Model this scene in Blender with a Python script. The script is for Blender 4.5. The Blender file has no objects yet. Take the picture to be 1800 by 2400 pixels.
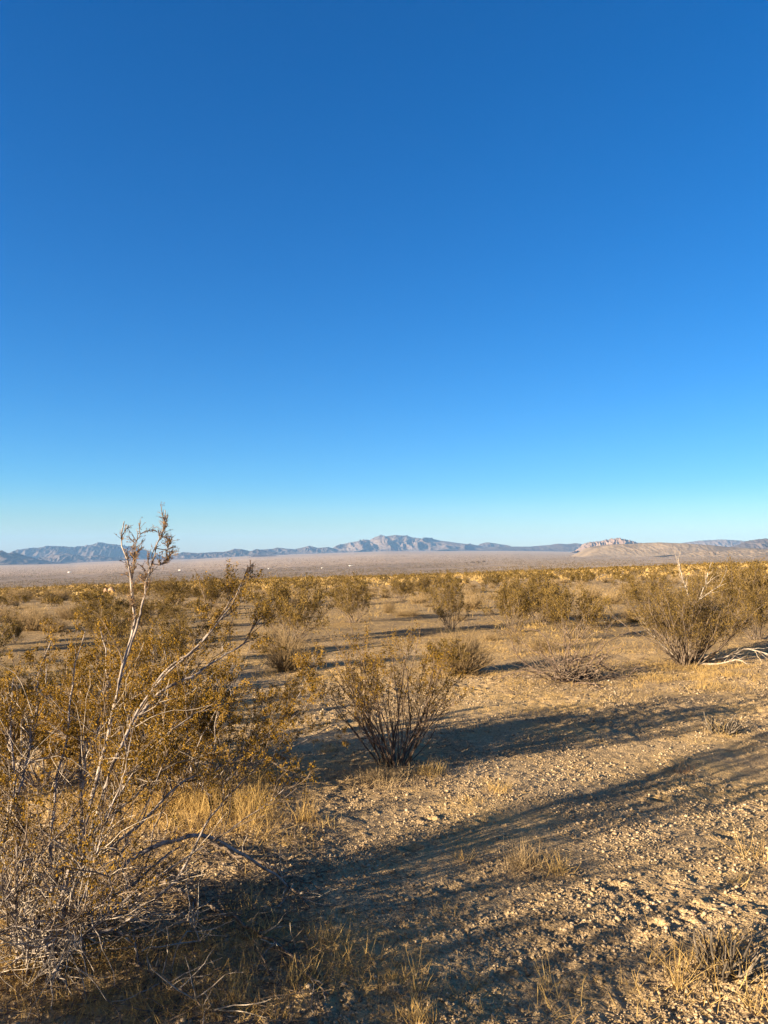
import bpy, math
import numpy as np
from math import radians

# ------------------------------------------------------------------ camera, sky, sun, exposure
SC = bpy.context.scene
COL = SC.collection
FPX = 1803.0            # focal length in pixels of the 1800x2400 frame
EYE = 1.6               # eye height above the ground at the photographer's feet
PITCH = math.atan(100.0 / FPX)
cam_data = bpy.data.cameras.new("camera")
cam_data.sensor_fit = 'VERTICAL'
cam_data.angle_y = 2 * math.atan(1200.0 / FPX)
cam_data.clip_start = 0.05
cam_data.clip_end = 60000
cam = bpy.data.objects.new("camera", cam_data)
cam.location = (0, 0, EYE)
cam.rotation_euler = (math.pi / 2 + PITCH, 0, 0)
COL.objects.link(cam)
SC.camera = cam

SUN_EL = radians(10.5)
SUN_AZ = radians(238.0)            # clockwise from +Y: behind the camera, to the left
SUN_DIR = np.array([math.sin(SUN_AZ) * math.cos(SUN_EL), math.cos(SUN_AZ) * math.cos(SUN_EL), math.sin(SUN_EL)])

world = bpy.data.worlds.new("World")
SC.world = world
world.use_nodes = True
wn, wl = world.node_tree.nodes, world.node_tree.links
wn.clear()
w_out = wn.new('ShaderNodeOutputWorld')
w_bg = wn.new('ShaderNodeBackground')
w_sky = wn.new('ShaderNodeTexSky')
w_sky.sky_type = 'NISHITA'
w_sky.sun_disc = False
w_sky.sun_elevation = SUN_EL
w_sky.sun_rotation = SUN_AZ
w_sky.altitude = 900
w_sky.air_density = 1.0
w_sky.dust_density = 0.6
w_sky.ozone_density = 3.0
w_hsv = wn.new('ShaderNodeHueSaturation')
w_hsv.inputs['Saturation'].default_value = 1.3
w_hsv.inputs['Value'].default_value = 1.0
wl.new(w_sky.outputs['Color'], w_hsv.inputs['Color'])
# unseen sky around the low sun: greyed, warmed and darkened to weaken shadow fill
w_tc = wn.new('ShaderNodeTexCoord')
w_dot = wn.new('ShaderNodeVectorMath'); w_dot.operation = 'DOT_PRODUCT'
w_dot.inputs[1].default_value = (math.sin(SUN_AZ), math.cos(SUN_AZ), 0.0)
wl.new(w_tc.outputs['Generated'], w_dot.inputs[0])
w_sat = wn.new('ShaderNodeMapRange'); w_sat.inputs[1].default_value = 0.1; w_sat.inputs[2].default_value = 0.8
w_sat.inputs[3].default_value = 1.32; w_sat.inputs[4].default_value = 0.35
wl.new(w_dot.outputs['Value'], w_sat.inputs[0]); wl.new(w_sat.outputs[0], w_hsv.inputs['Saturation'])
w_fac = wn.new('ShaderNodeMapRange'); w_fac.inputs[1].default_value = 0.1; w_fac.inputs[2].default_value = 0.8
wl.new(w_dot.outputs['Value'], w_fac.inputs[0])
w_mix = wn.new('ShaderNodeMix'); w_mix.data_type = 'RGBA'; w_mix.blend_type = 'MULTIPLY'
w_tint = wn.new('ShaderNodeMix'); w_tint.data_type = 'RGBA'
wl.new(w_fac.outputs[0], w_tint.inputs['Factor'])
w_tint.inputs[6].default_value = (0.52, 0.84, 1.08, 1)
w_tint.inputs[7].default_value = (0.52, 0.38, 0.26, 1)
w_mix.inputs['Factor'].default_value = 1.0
w_anti = wn.new('ShaderNodeMapRange'); w_anti.inputs[1].default_value = -0.1; w_anti.inputs[2].default_value = -0.9
wl.new(w_dot.outputs['Value'], w_anti.inputs[0])
w_t2 = wn.new('ShaderNodeMix'); w_t2.data_type = 'RGBA'
wl.new(w_anti.outputs[0], w_t2.inputs['Factor'])
w_t2.inputs[6].default_value = (0.52, 0.84, 1.08, 1); w_t2.inputs[7].default_value = (0.49, 0.70, 0.88, 1)
w_sepz = wn.new('ShaderNodeSeparateXYZ'); wl.new(w_tc.outputs['Generated'], w_sepz.inputs[0])
w_low = wn.new('ShaderNodeMapRange'); w_low.interpolation_type = 'SMOOTHSTEP'
w_low.inputs[1].default_value = 0.10; w_low.inputs[2].default_value = 0.0
wl.new(w_sepz.outputs['Z'], w_low.inputs[0])
w_t3 = wn.new('ShaderNodeMix'); w_t3.data_type = 'RGBA'
wl.new(w_low.outputs[0], w_t3.inputs['Factor']); wl.new(w_t2.outputs[2], w_t3.inputs[6])
w_t3.inputs[7].default_value = (0.92, 0.87, 0.92, 1)
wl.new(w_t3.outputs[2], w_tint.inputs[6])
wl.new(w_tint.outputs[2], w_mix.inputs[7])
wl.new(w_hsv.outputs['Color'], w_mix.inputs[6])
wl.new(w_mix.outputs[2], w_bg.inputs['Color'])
w_bg.inputs['Strength'].default_value = 0.05
wl.new(w_bg.outputs['Background'], w_out.inputs['Surface'])

sun_data = bpy.data.lights.new("sun", 'SUN')
sun_data.energy = 5.0
sun_data.angle = radians(0.5)
sun_data.color = (1.0, 0.80, 0.54)
sun = bpy.data.objects.new("sun", sun_data)
from mathutils import Vector
sun.rotation_euler = Vector(SUN_DIR).to_track_quat('Z', 'Y').to_euler()
sun.location = (-40, -25, 20)
COL.objects.link(sun)

SC.view_settings.view_transform = 'Standard'
SC.view_settings.look = 'None'
SC.view_settings.gamma = 1
SC.view_settings.use_curve_mapping = False
SC.view_settings.exposure = 2.14
SC.render.engine = 'CYCLES'
SC.cycles.max_bounces = 6
SC.cycles.diffuse_bounces = 3
SC.cycles.transparent_max_bounces = 4
SC.cycles.volume_bounces = 1
SC.cycles.use_denoising = True

# ------------------------------------------------------------------ small tools
def perlin(x, y, seed=0):
    x = np.asarray(x, dtype=np.float64); y = np.asarray(y, dtype=np.float64)
    xi = np.floor(x).astype(np.int64); yi = np.floor(y).astype(np.int64)
    xf = x - xi; yf = y - yi
    def g(ix, iy, fx, fy):
        h = (ix * 374761393 + iy * 668265263 + seed * 974634777) & 0xffffffff
        h = ((h ^ (h >> 13)) * 1274126177) & 0xffffffff
        h = (h ^ (h >> 16)) & 0xffff
        a = h * (2 * math.pi / 65536.0)
        return np.cos(a) * fx + np.sin(a) * fy
    u = xf * xf * xf * (xf * (xf * 6 - 15) + 10); v = yf * yf * yf * (yf * (yf * 6 - 15) + 10)
    a = g(xi, yi, xf, yf); b = g(xi + 1, yi, xf - 1, yf)
    c = g(xi, yi + 1, xf, yf - 1); d = g(xi + 1, yi + 1, xf - 1, yf - 1)
    return ((a + (b - a) * u) + ((c + (d - c) * u) - (a + (b - a) * u)) * v) * 1.5

def sstep(a, b, x):
    t = np.clip((x - a) / (b - a), 0, 1)
    return t * t * (3 - 2 * t)

def link(o, parent=None):
    COL.objects.link(o)
    if parent is not None:
        o.parent = parent
    return o

def mesh_obj(name, V, F, mats, parent=None, smooth=False, tint=None, midx=None, loc=None):
    V = np.ascontiguousarray(V, dtype=np.float32); F = np.ascontiguousarray(F, dtype=np.int32)
    me = bpy.data.meshes.new(name)
    k = F.shape[1]
    me.vertices.add(len(V)); me.vertices.foreach_set('co', V.ravel())
    me.loops.add(F.size); me.loops.foreach_set('vertex_index', F.ravel())
    me.polygons.add(len(F))
    me.polygons.foreach_set('loop_start', np.arange(0, F.size, k, dtype=np.int32))
    if smooth:
        me.polygons.foreach_set('use_smooth', np.ones(len(F), dtype=bool))
    for m in (mats if isinstance(mats, (list, tuple)) else [mats]):
        me.materials.append(m)
    if midx is not None:
        me.polygons.foreach_set('material_index', np.ascontiguousarray(midx, dtype=np.int32))
    if tint is not None:
        at = me.attributes.new('tint', 'FLOAT', 'FACE')
        at.data.foreach_set('value', np.ascontiguousarray(tint, dtype=np.float32))
    me.update(calc_edges=True)
    o = bpy.data.objects.new(name, me)
    link(o, parent)
    if loc is not None:
        o.location = loc
    return o

def tag(o, label=None, cat=None, group=None, kind=None):
    if label: o['label'] = label
    if cat: o['category'] = cat
    if group: o['group'] = group
    if kind: o['kind'] = kind
    return o

def empty(name, loc, rz=0.0, label=None, cat=None, group=None):
    o = bpy.data.objects.new(name, None)
    o.empty_display_size = 0.2
    COL.objects.link(o)
    o.location = loc; o.rotation_euler = (0, 0, rz)
    return tag(o, label, cat, group)

def dup(root, loc, rz, scale, label, group=None):
    r = root.copy(); COL.objects.link(r)
    r.location = loc; r.rotation_euler = (0, 0, rz); r.scale = scale
    r['label'] = label
    if group: r['group'] = group
    elif 'group' in r: del r['group']
    for ch in list(root.children):
        c = ch.copy(); COL.objects.link(c); c.parent = r
    return r

# ------------------------------------------------------------------ materials
def new_mat(name):
    m = bpy.data.materials.new(name); m.use_nodes = True
    n, l = m.node_tree.nodes, m.node_tree.links
    n.clear()
    return m, n, l

def ramp(n, stops):
    r = n.new('ShaderNodeValToRGB')
    el = r.color_ramp.elements
    while len(el) > 1: el.remove(el[0])
    el[0].position = stops[0][0]; el[0].color = (*stops[0][1], 1)
    for p, c in stops[1:]:
        e = el.new(p); e.color = (*c, 1)
    return r

def leaf_mat(name, cols, trans=0.35, tcol=None):
    m, n, l = new_mat(name)
    at = n.new('ShaderNodeAttribute'); at.attribute_name = 'tint'
    oi = n.new('ShaderNodeObjectInfo')
    mx = n.new('ShaderNodeMath'); mx.operation = 'MULTIPLY_ADD'
    mx.inputs[1].default_value = 0.25
    l.new(oi.outputs['Random'], mx.inputs[0]); 
    sc = n.new('ShaderNodeMath'); sc.operation = 'MULTIPLY'; sc.inputs[1].default_value = 0.75
    l.new(at.outputs['Fac'], sc.inputs[0]); l.new(sc.outputs[0], mx.inputs[2])
    r = ramp(n, cols); l.new(mx.outputs[0], r.inputs['Fac'])
    d = n.new('ShaderNodeBsdfDiffuse'); l.new(r.outputs['Color'], d.inputs['Color'])
    t = n.new('ShaderNodeBsdfTranslucent')
    l.new(r.outputs['Color'], t.inputs['Color'])
    ms = n.new('ShaderNodeMixShader'); ms.inputs['Fac'].default_value = trans
    l.new(d.outputs[0], ms.inputs[1]); l.new(t.outputs[0], ms.inputs[2])
    o = n.new('ShaderNodeOutputMaterial'); l.new(ms.outputs[0], o.inputs['Surface'])
    return m

def bark_mat(name, stops, scale=30.0):
    m, n, l = new_mat(name)
    tc = n.new('ShaderNodeTexCoord')
    nz = n.new('ShaderNodeTexNoise'); nz.inputs['Scale'].default_value = scale; nz.inputs['Detail'].default_value = 4
    l.new(tc.outputs['Object'], nz.inputs['Vector'])
    r = ramp(n, stops); l.new(nz.outputs['Fac'], r.inputs['Fac'])
    b = n.new('ShaderNodeBsdfPrincipled'); b.inputs['Roughness'].default_value = 0.85
    b.inputs['Specular IOR Level'].default_value = 0.15
    l.new(r.outputs['Color'], b.inputs['Base Color'])
    nz2 = n.new('ShaderNodeTexNoise'); nz2.inputs['Scale'].default_value = scale * 6
    l.new(tc.outputs['Object'], nz2.inputs['Vector'])
    bp = n.new('ShaderNodeBump'); bp.inputs['Strength'].default_value = 0.5; bp.inputs['Distance'].default_value = 0.003
    l.new(nz2.outputs['Fac'], bp.inputs['Height']); l.new(bp.outputs[0], b.inputs['Normal'])
    o = n.new('ShaderNodeOutputMaterial'); l.new(b.outputs[0], o.inputs['Surface'])
    return m

M = {}
M['leaf'] = leaf_mat('creosote_leaf', [(0.0, (0.08, 0.05, 0.010)), (0.35, (0.175, 0.106, 0.018)), (0.7, (0.28, 0.168, 0.028)), (1.0, (0.40, 0.24, 0.05))], 0.3)
M['leaf_olive'] = leaf_mat('olive_leaf', [(0.0, (0.07, 0.049, 0.016)), (0.4, (0.135, 0.092, 0.028)), (0.75, (0.20, 0.136, 0.04)), (1.0, (0.31, 0.205, 0.065))], 0.3)
M['leaf_dry'] = leaf_mat('dry_seed_leaf', [(0.0, (0.12, 0.06, 0.025)), (0.5, (0.21, 0.11, 0.045)), (1.0, (0.34, 0.22, 0.10))], 0.25)
M['straw'] = leaf_mat('dry_straw', [(0.0, (0.26, 0.165, 0.06)), (0.5, (0.44, 0.30, 0.115)), (1.0, (0.60, 0.45, 0.20))], 0.3)
M['tan_twig'] = leaf_mat('tan_twig', [(0.0, (0.15, 0.105, 0.055)), (0.5, (0.29, 0.21, 0.115)), (1.0, (0.46, 0.345, 0.20))], 0.15)
M['bark_grey'] = bark_mat('grey_bark', [(0.30, (0.08, 0.064, 0.055)), (0.45, (0.21, 0.178, 0.16)), (0.7, (0.36, 0.315, 0.285))])
M['bark_twig'] = bark_mat('brown_grey_twig', [(0.30, (0.065, 0.047, 0.034)), (0.5, (0.14, 0.106, 0.08)), (0.75, (0.235, 0.185, 0.145))])
M['bark_pale'] = bark_mat('bleached_wood', [(0.30, (0.16, 0.13, 0.10)), (0.5, (0.33, 0.28, 0.23)), (0.75, (0.46, 0.40, 0.33))])
M['bark_dark'] = bark_mat('brown_bark', [(0.30, (0.045, 0.03, 0.022)), (0.5, (0.12, 0.085, 0.065)), (0.75, (0.22, 0.17, 0.14))])
M['char'] = bark_mat('weathered_stump_wood', [(0.30, (0.02, 0.016, 0.013)), (0.5, (0.09, 0.075, 0.06)), (0.75, (0.25, 0.21, 0.17))], 18)

def ground_mat():
    m, n, l = new_mat('desert_soil')
    geo = n.new('ShaderNodeNewGeometry')
    sep = n.new('ShaderNodeSeparateXYZ'); l.new(geo.outputs['Position'], sep.inputs[0])
    def noise(scale, detail=4, vec=None, rough=0.6):
        z = n.new('ShaderNodeTexNoise'); z.inputs['Scale'].default_value = scale
        z.inputs['Detail'].default_value = detail; z.inputs['Roughness'].default_value = rough
        l.new(vec if vec is not None else geo.outputs['Position'], z.inputs['Vector'])
        return z.outputs['Fac']
    def mix(f, a, b, mode='MIX'):
        x = n.new('ShaderNodeMix'); x.data_type = 'RGBA'; x.blend_type = mode
        if isinstance(f, float): x.inputs['Factor'].default_value = f
        else: l.new(f, x.inputs['Factor'])
        for s, v in (('A', a), ('B', b)):
            i = [k for k in x.inputs if k.name == s and k.type == 'RGBA'][0]
            if isinstance(v, tuple): i.default_value = (*v, 1)
            else: l.new(v, i)
        return [k for k in x.outputs if k.type == 'RGBA'][0]
    def maprange(v, a, b, c=0.0, d=1.0):
        r = n.new('ShaderNodeMapRange'); r.interpolation_type = 'SMOOTHSTEP'
        r.inputs[1].default_value = a; r.inputs[2].default_value = b; r.inputs[3].default_value = c; r.inputs[4].default_value = d
        l.new(v, r.inputs[0]); return r.outputs[0]
    # near sand
    big = noise(0.9, 5)
    c_big = ramp(n, [(0.3, (0.31, 0.228, 0.13)), (0.55, (0.41, 0.308, 0.182)), (0.75, (0.48, 0.368, 0.228))]); l.new(big, c_big.inputs['Fac'])
    fine = noise(60, 6, None, 0.75)
    c_fine = ramp(n, [(0.25, (0.42, 0.38, 0.34)), (0.5, (1, 1, 1)), (0.72, (1.35, 1.28, 1.2))]); l.new(fine, c_fine.inputs['Fac'])
    near = mix(0.85, c_big.outputs['Color'], c_fine.outputs['Color'], 'MULTIPLY')
    grit = n.new('ShaderNodeTexVoronoi'); grit.inputs['Scale'].default_value = 75
    l.new(geo.outputs['Position'], grit.inputs['Vector'])
    gr = n.new('ShaderNodeSeparateColor'); l.new(grit.outputs['Color'], gr.inputs[0])
    c_gr = ramp(n, [(0.0, (0.55, 0.5, 0.46)), (0.5, (0.95, 0.93, 0.9)), (0.93, (1.15, 1.12, 1.08)), (1.0, (1.6, 1.5, 1.4))]); l.new(gr.outputs[0], c_gr.inputs['Fac'])
    near = mix(0.8, near, c_gr.outputs['Color'], 'MULTIPLY')
    # litter patches between 8 m and 300 m
    lit = maprange(noise(0.55, 6, None, 0.7), 0.46, 0.62)
    near = mix(lit, near, mix(0.7, near, (0.47, 0.32, 0.14)))
    # plain far away: scrub-speckled soil
    st = n.new('ShaderNodeMapping'); st.inputs['Scale'].default_value = (0.00035, 0.0024, 1)
    l.new(geo.outputs['Position'], st.inputs['Vector'])
    bands = noise(3.0, 8, st.outputs[0], 0.72)
    c_b = ramp(n, [(0.32, (0.22, 0.155, 0.105)), (0.5, (0.42, 0.31, 0.215)), (0.66, (0.60, 0.46, 0.33))]); l.new(bands, c_b.inputs['Fac'])
    far = c_b.outputs['Color']
    spk = noise(0.06, 5, None, 0.7)
    s_sp = maprange(spk, 0.5, 0.57)
    fade = maprange(sep.outputs['Y'], 1100, 6500, 0.85, 0.2)
    fm = n.new('ShaderNodeMath'); fm.operation = 'MULTIPLY'; l.new(s_sp, fm.inputs[0]); fm.use_clamp = True; l.new(fade, fm.inputs[1])
    wob = n.new('ShaderNodeMath'); wob.operation = 'MULTIPLY_ADD'; wob.inputs[1].default_value = 1600
    l.new(noise(2.2, 4, st.outputs[0], 0.6), wob.inputs[0]); l.new(sep.outputs['Y'], wob.inputs[2])
    yy = n.new('ShaderNodeMath'); yy.operation = 'DIVIDE'; yy.inputs[1].default_value = 10000; l.new(wob.outputs[0], yy.inputs[0])
    c_y = ramp(n, [(0.17, (0.34, 0.25, 0.165)), (0.20, (0.20, 0.145, 0.10)), (0.265, (0.20, 0.145, 0.10)), (0.31, (0.54, 0.385, 0.25)), (0.50, (0.60, 0.435, 0.285)), (0.62, (0.38, 0.285, 0.215)), (0.9, (0.33, 0.25, 0.195))])
    l.new(yy.outputs[0], c_y.inputs['Fac'])
    sx = n.new('ShaderNodeMath'); sx.operation = 'DIVIDE'; l.new(sep.outputs['X'], sx.inputs[0]); l.new(sep.outputs['Y'], sx.inputs[1])
    c_y2 = mix(maprange(sx.outputs[0], 0.02, 0.2), c_y.outputs['Color'], (0.52, 0.385, 0.25))
    far = mix(0.5, far, c_y2)
    far = mix(fm.outputs[0], far, (0.13, 0.095, 0.055))
    # shrubby bench just before the drop
    d = n.new('ShaderNodeVectorMath'); d.operation = 'LENGTH'; l.new(geo.outputs['Position'], d.inputs[0])
    f_far = maprange(d.outputs['Value'], 330, 800)
    col = mix(f_far, near, far)
    b = n.new('ShaderNodeBsdfPrincipled'); b.inputs['Roughness'].default_value = 0.95
    b.inputs['Specular IOR Level'].default_value = 0.1
    l.new(col, b.inputs['Base Color'])
    # grains
    h1 = noise(130, 3, None, 0.7)
    add = n.new('ShaderNodeMath'); add.operation = 'MULTIPLY_ADD'; add.inputs[1].default_value = -0.8
    l.new(grit.outputs['Distance'], add.inputs[0]); l.new(h1, add.inputs[2])
    bp = n.new('ShaderNodeBump'); bp.inputs['Distance'].default_value = 0.010
    l.new(add.outputs[0], bp.inputs['Height'])
    l.new(maprange(d.outputs['Value'], 6, 25, 0.8, 0.25), bp.inputs['Strength'])
    bp2 = n.new('ShaderNodeBump'); bp2.inputs['Distance'].default_value = 0.25; 
    l.new(noise(9.0, 6, None, 0.8), bp2.inputs['Height']); l.new(bp.outputs[0], bp2.inputs['Normal'])
    l.new(maprange(d.outputs['Value'], 7, 22, 0.0, 0.9), bp2.inputs['Strength'])
    l.new(bp2.outputs[0], b.inputs['Normal'])
    o = n.new('ShaderNodeOutputMaterial'); l.new(b.outputs[0], o.inputs['Surface'])
    return m
M['ground'] = ground_mat()

def rock_mat(name, stops, scale, bump=0.0, bscale=1.0):
    m, n, l = new_mat(name)
    geo = n.new('ShaderNodeNewGeometry')
    nz = n.new('ShaderNodeTexNoise'); nz.inputs['Scale'].default_value = scale; nz.inputs['Detail'].default_value = 7; nz.inputs['Roughness'].default_value = 0.65
    l.new(geo.outputs['Position'], nz.inputs['Vector'])
    at = n.new('ShaderNodeAttribute'); at.attribute_name = 'tint'
    ad = n.new('ShaderNodeMath'); ad.operation = 'ADD'; l.new(nz.outputs['Fac'], ad.inputs[0]); l.new(at.outputs['Fac'], ad.inputs[1])
    r = ramp(n, stops); l.new(ad.outputs[0], r.inputs['Fac'])
    b = n.new('ShaderNodeBsdfPrincipled'); b.inputs['Roughness'].default_value = 0.95; b.inputs['Specular IOR Level'].default_value = 0.1
    l.new(r.outputs['Color'], b.inputs['Base Color'])
    if bump:
        n2 = n.new('ShaderNodeTexNoise'); n2.inputs['Scale'].default_value = bscale; n2.inputs['Detail'].default_value = 6
        l.new(geo.outputs['Position'], n2.inputs['Vector'])
        bp = n.new('ShaderNodeBump'); bp.inputs['Strength'].default_value = 0.7; bp.inputs['Distance'].default_value = bump
        l.new(n2.outputs['Fac'], bp.inputs['Height']); l.new(bp.outputs[0], b.inputs['Normal'])
    o = n.new('ShaderNodeOutputMaterial'); l.new(b.outputs[0], o.inputs['Surface'])
    return m
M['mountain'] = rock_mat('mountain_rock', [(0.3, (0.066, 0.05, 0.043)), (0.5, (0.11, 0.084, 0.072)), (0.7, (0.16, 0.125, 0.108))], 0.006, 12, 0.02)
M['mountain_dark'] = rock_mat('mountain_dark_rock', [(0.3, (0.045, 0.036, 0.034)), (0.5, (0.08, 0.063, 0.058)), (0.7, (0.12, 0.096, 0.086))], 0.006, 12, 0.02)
M['granite'] = rock_mat('granite_hill', [(0.3, (0.12, 0.09, 0.062)), (0.45, (0.19, 0.145, 0.10)), (0.6, (0.235, 0.182, 0.128)), (0.75, (0.27, 0.215, 0.16))], 0.012, 5, 0.05)
M['pink_rock'] = rock_mat('pink_rock', [(0.3, (0.11, 0.076, 0.06)), (0.5, (0.185, 0.132, 0.105)), (0.7, (0.25, 0.19, 0.155))], 0.02, 6, 0.05)
M['pebble'] = rock_mat('pebble', [(0.2, (0.13, 0.095, 0.065)), (0.5, (0.29, 0.22, 0.14)), (0.75, (0.40, 0.31, 0.21)), (1.0, (0.58, 0.48, 0.37))], 8.0)
M['boulder'] = rock_mat('boulder', [(0.3, (0.17, 0.09, 0.055)), (0.5, (0.27, 0.155, 0.095)), (0.7, (0.35, 0.23, 0.155))], 3.0, 0.03, 6)

def plain_mat(name, c, rough=0.7):
    m, n, l = new_mat(name)
    tc = n.new('ShaderNodeTexCoord'); nz = n.new('ShaderNodeTexNoise'); nz.inputs['Scale'].default_value = 1.5; nz.inputs['Detail'].default_value = 4
    l.new(tc.outputs['Object'], nz.inputs['Vector'])
    r = ramp(n, [(0.3, tuple(0.85 * x for x in c)), (0.7, c)]); l.new(nz.outputs['Fac'], r.inputs['Fac'])
    b = n.new('ShaderNodeBsdfPrincipled'); b.inputs['Roughness'].default_value = rough
    l.new(r.outputs['Color'], b.inputs['Base Color'])
    o = n.new('ShaderNodeOutputMaterial'); l.new(b.outputs[0], o.inputs['Surface'])
    return m
M['white_wall'] = plain_mat('white_wall', (0.75, 0.72, 0.68))
M['grey_roof'] = plain_mat('pale_roof', (0.6, 0.57, 0.53))
M['dark_opening'] = plain_mat('window_glass', (0.05, 0.05, 0.05), 0.2)
M['road'] = plain_mat('dirt_road', (0.50, 0.39, 0.29), 0.95)

# ------------------------------------------------------------------ terrain
SA, SB = 0.0238, 0.0333           # the bench falls away from the camera and towards the left
PITS = []                          # (x, y, radius, depth)

def t_base(u):
    return np.interp(u, [-0.6, -0.4, -0.33, -0.25, -0.167, 0.0, 0.167, 0.28, 0.6], [22, 18, 12, 10, 2, -8, -9, -6, -4]) / FPX

def ground_base(x, y):
    x = np.asarray(x, dtype=np.float64); y = np.asarray(y, dtype=np.float64)
    r = np.hypot(x, y)
    az = np.clip(np.arctan2(x, y), -0.7, 0.7)
    u = np.tan(az); Y = np.maximum(r * np.cos(az), 1.0)
    plane = -SA * y + SB * x
    tl = EYE / 350.0 + SA - SB * u
    tb = t_base(u)
    s1 = np.clip((Y - 350) / 550, 0, 1)
    s2 = np.clip(np.log(np.maximum(Y, 900) / 900.0) / math.log(8000 / 900.0), 0, 1)
    t = tb + (tl + 0.0004 - tb) * (1 - s2) ** 1.5 + 0.0025 * np.sin(math.pi * s1)
    zf = EYE - t * Y
    w = sstep(330, 380, r)
    swell = (0.45 * perlin(x / 48 + 3, y / 48, 201) + 0.8 * perlin(x / 130, y / 130 + 9, 202)) * sstep(70, 200, r) * (1 - sstep(480, 800, r))
    return plane * (1 - w) + zf * w + swell

OCT = [(6.0, 0.055), (2.2, 0.030), (0.9, 0.016), (0.40, 0.010), (0.17, 0.0058), (0.115, 0.0060), (0.075, 0.0066), (0.036, 0.0058), (0.021, 0.0036)]
def ground_z(x, y, fine=True):
    x = np.asarray(x, dtype=np.float64); y = np.asarray(y, dtype=np.float64)
    z = ground_base(x, y)
    r = np.hypot(x, y)
    rough = 0.55 + 0.75 * sstep(-0.25, 0.45, perlin(x * 0.55 + 7, y * 0.55 - 3, 91))
    for i, (wl_, amp) in enumerate(OCT):
        fade = 1 - sstep(wl_ / 0.0078, wl_ / 0.0045, r) if wl_ < 2 else (1 - sstep(150, 300, r))
        if not fine and wl_ < 0.1: continue
        nz = perlin(x / wl_ + 13.7 * i, y / wl_ - 5.1 * i, i)
        if wl_ < 0.3: amp = amp * (1 + 0.9 * sstep(5, 9.5, r))
        if wl_ < 0.5: nz = np.abs(nz) * 1.6 - 0.4 if i % 2 == 0 else nz
        z = z + amp * nz * fade * (rough if wl_ < 1 else 1)
    for (px, py, pr, pd) in PITS:
        q = ((x - px) ** 2 + (y - py) ** 2) / pr ** 2
        z = z - pd * np.exp(-q * 1.5) + 0.45 * pd * np.exp(-(np.sqrt(q) - 1.5) ** 2 * 4)
    return z

def ray(px, py):
    cx = (px - 900) / FPX; cy = (1200 - py) / FPX
    c, s = math.cos(PITCH), math.sin(PITCH)
    d = np.array([cx, c - cy * s, s + cy * c])
    return d / d[1]

def P(px, py, Y):                  # the point at forward distance Y on the sight line of a photo pixel
    d = ray(px, py)
    return np.array([d[0] * Y, Y, EYE + d[2] * Y])

def on_ground(px, py, far=False):
    d = ray(px, py)
    if far:
        Ys = np.geomspace(900, 9000, 1500)
    else:
        Ys = np.geomspace(1.5, 345, 3000)
    z = ground_z(d[0] * Ys, Ys, False) if not far else ground_base(d[0] * Ys, Ys)
    hit = np.nonzero(EYE + d[2] * Ys <= z)[0]
    Y = Ys[hit[0]] if len(hit) else Ys[-1]
    x = d[0] * Y
    return np.array([x, Y, float(ground_z(x, Y, False))])

for (px, py, pr, pd) in [(1005, 1922, 0.07, 0.05), (962, 1990, 0.09, 0.06), (1545, 1876, 0.10, 0.06), (1050, 2085, 0.10, 0.035),
                         (1190, 1770, 0.12, 0.04), (1640, 2130, 0.08, 0.035), (1530, 2170, 0.07, 0.03), (1290, 2180, 0.09, 0.03),
                         (760, 1750, 0.08, 0.04), (1130, 1925, 0.06, 0.03), (1440, 2080, 0.09, 0.03), (1700, 1960, 0.1, 0.03), (1180, 2290, 0.07, 0.03)]:
    g0 = on_ground(px, py); PITS.append((g0[0], g0[1], pr * 0.6, pd * 0.5))

def build_ground():
    rs = [0.25, 0.6, 1.0, 1.4, 1.7]
    r = 1.9
    while r < 30: rs.append(r); r *= 1.0029
    while r < 420: rs.append(r); r *= 1.008
    while r < 15000: rs.append(r); r *= 1.016
    rs = np.array(rs)
    az = np.concatenate([np.arange(-math.pi, -0.63, 0.05), np.arange(-0.63, 0.63, 0.0029), np.arange(0.63, math.pi, 0.05)])
    A, R = np.meshgrid(az, rs)
    X = R * np.sin(A); Yy = R * np.cos(A)
    Z = ground_z(X, Yy)
    V = np.stack([X, Yy, Z], -1).reshape(-1, 3)
    nr, na = len(rs), len(az)
    i = np.arange(nr - 1)[:, None] * na; j = np.arange(na)[None, :]; jn = (j + 1) % na
    F = np.stack([i + j, i + jn, i + na + jn, i + na + j], -1).reshape(-1, 4)[:, ::-1]
    V = np.vstack([V, [[0, 0, float(ground_z(0, 0))]]])
    o = mesh_obj('ground', V, F, M['ground'], smooth=True)
    tag(o, 'sandy gravel desert ground sloping away to a wide plain', None, None, 'structure')
    return o
build_ground()

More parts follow.
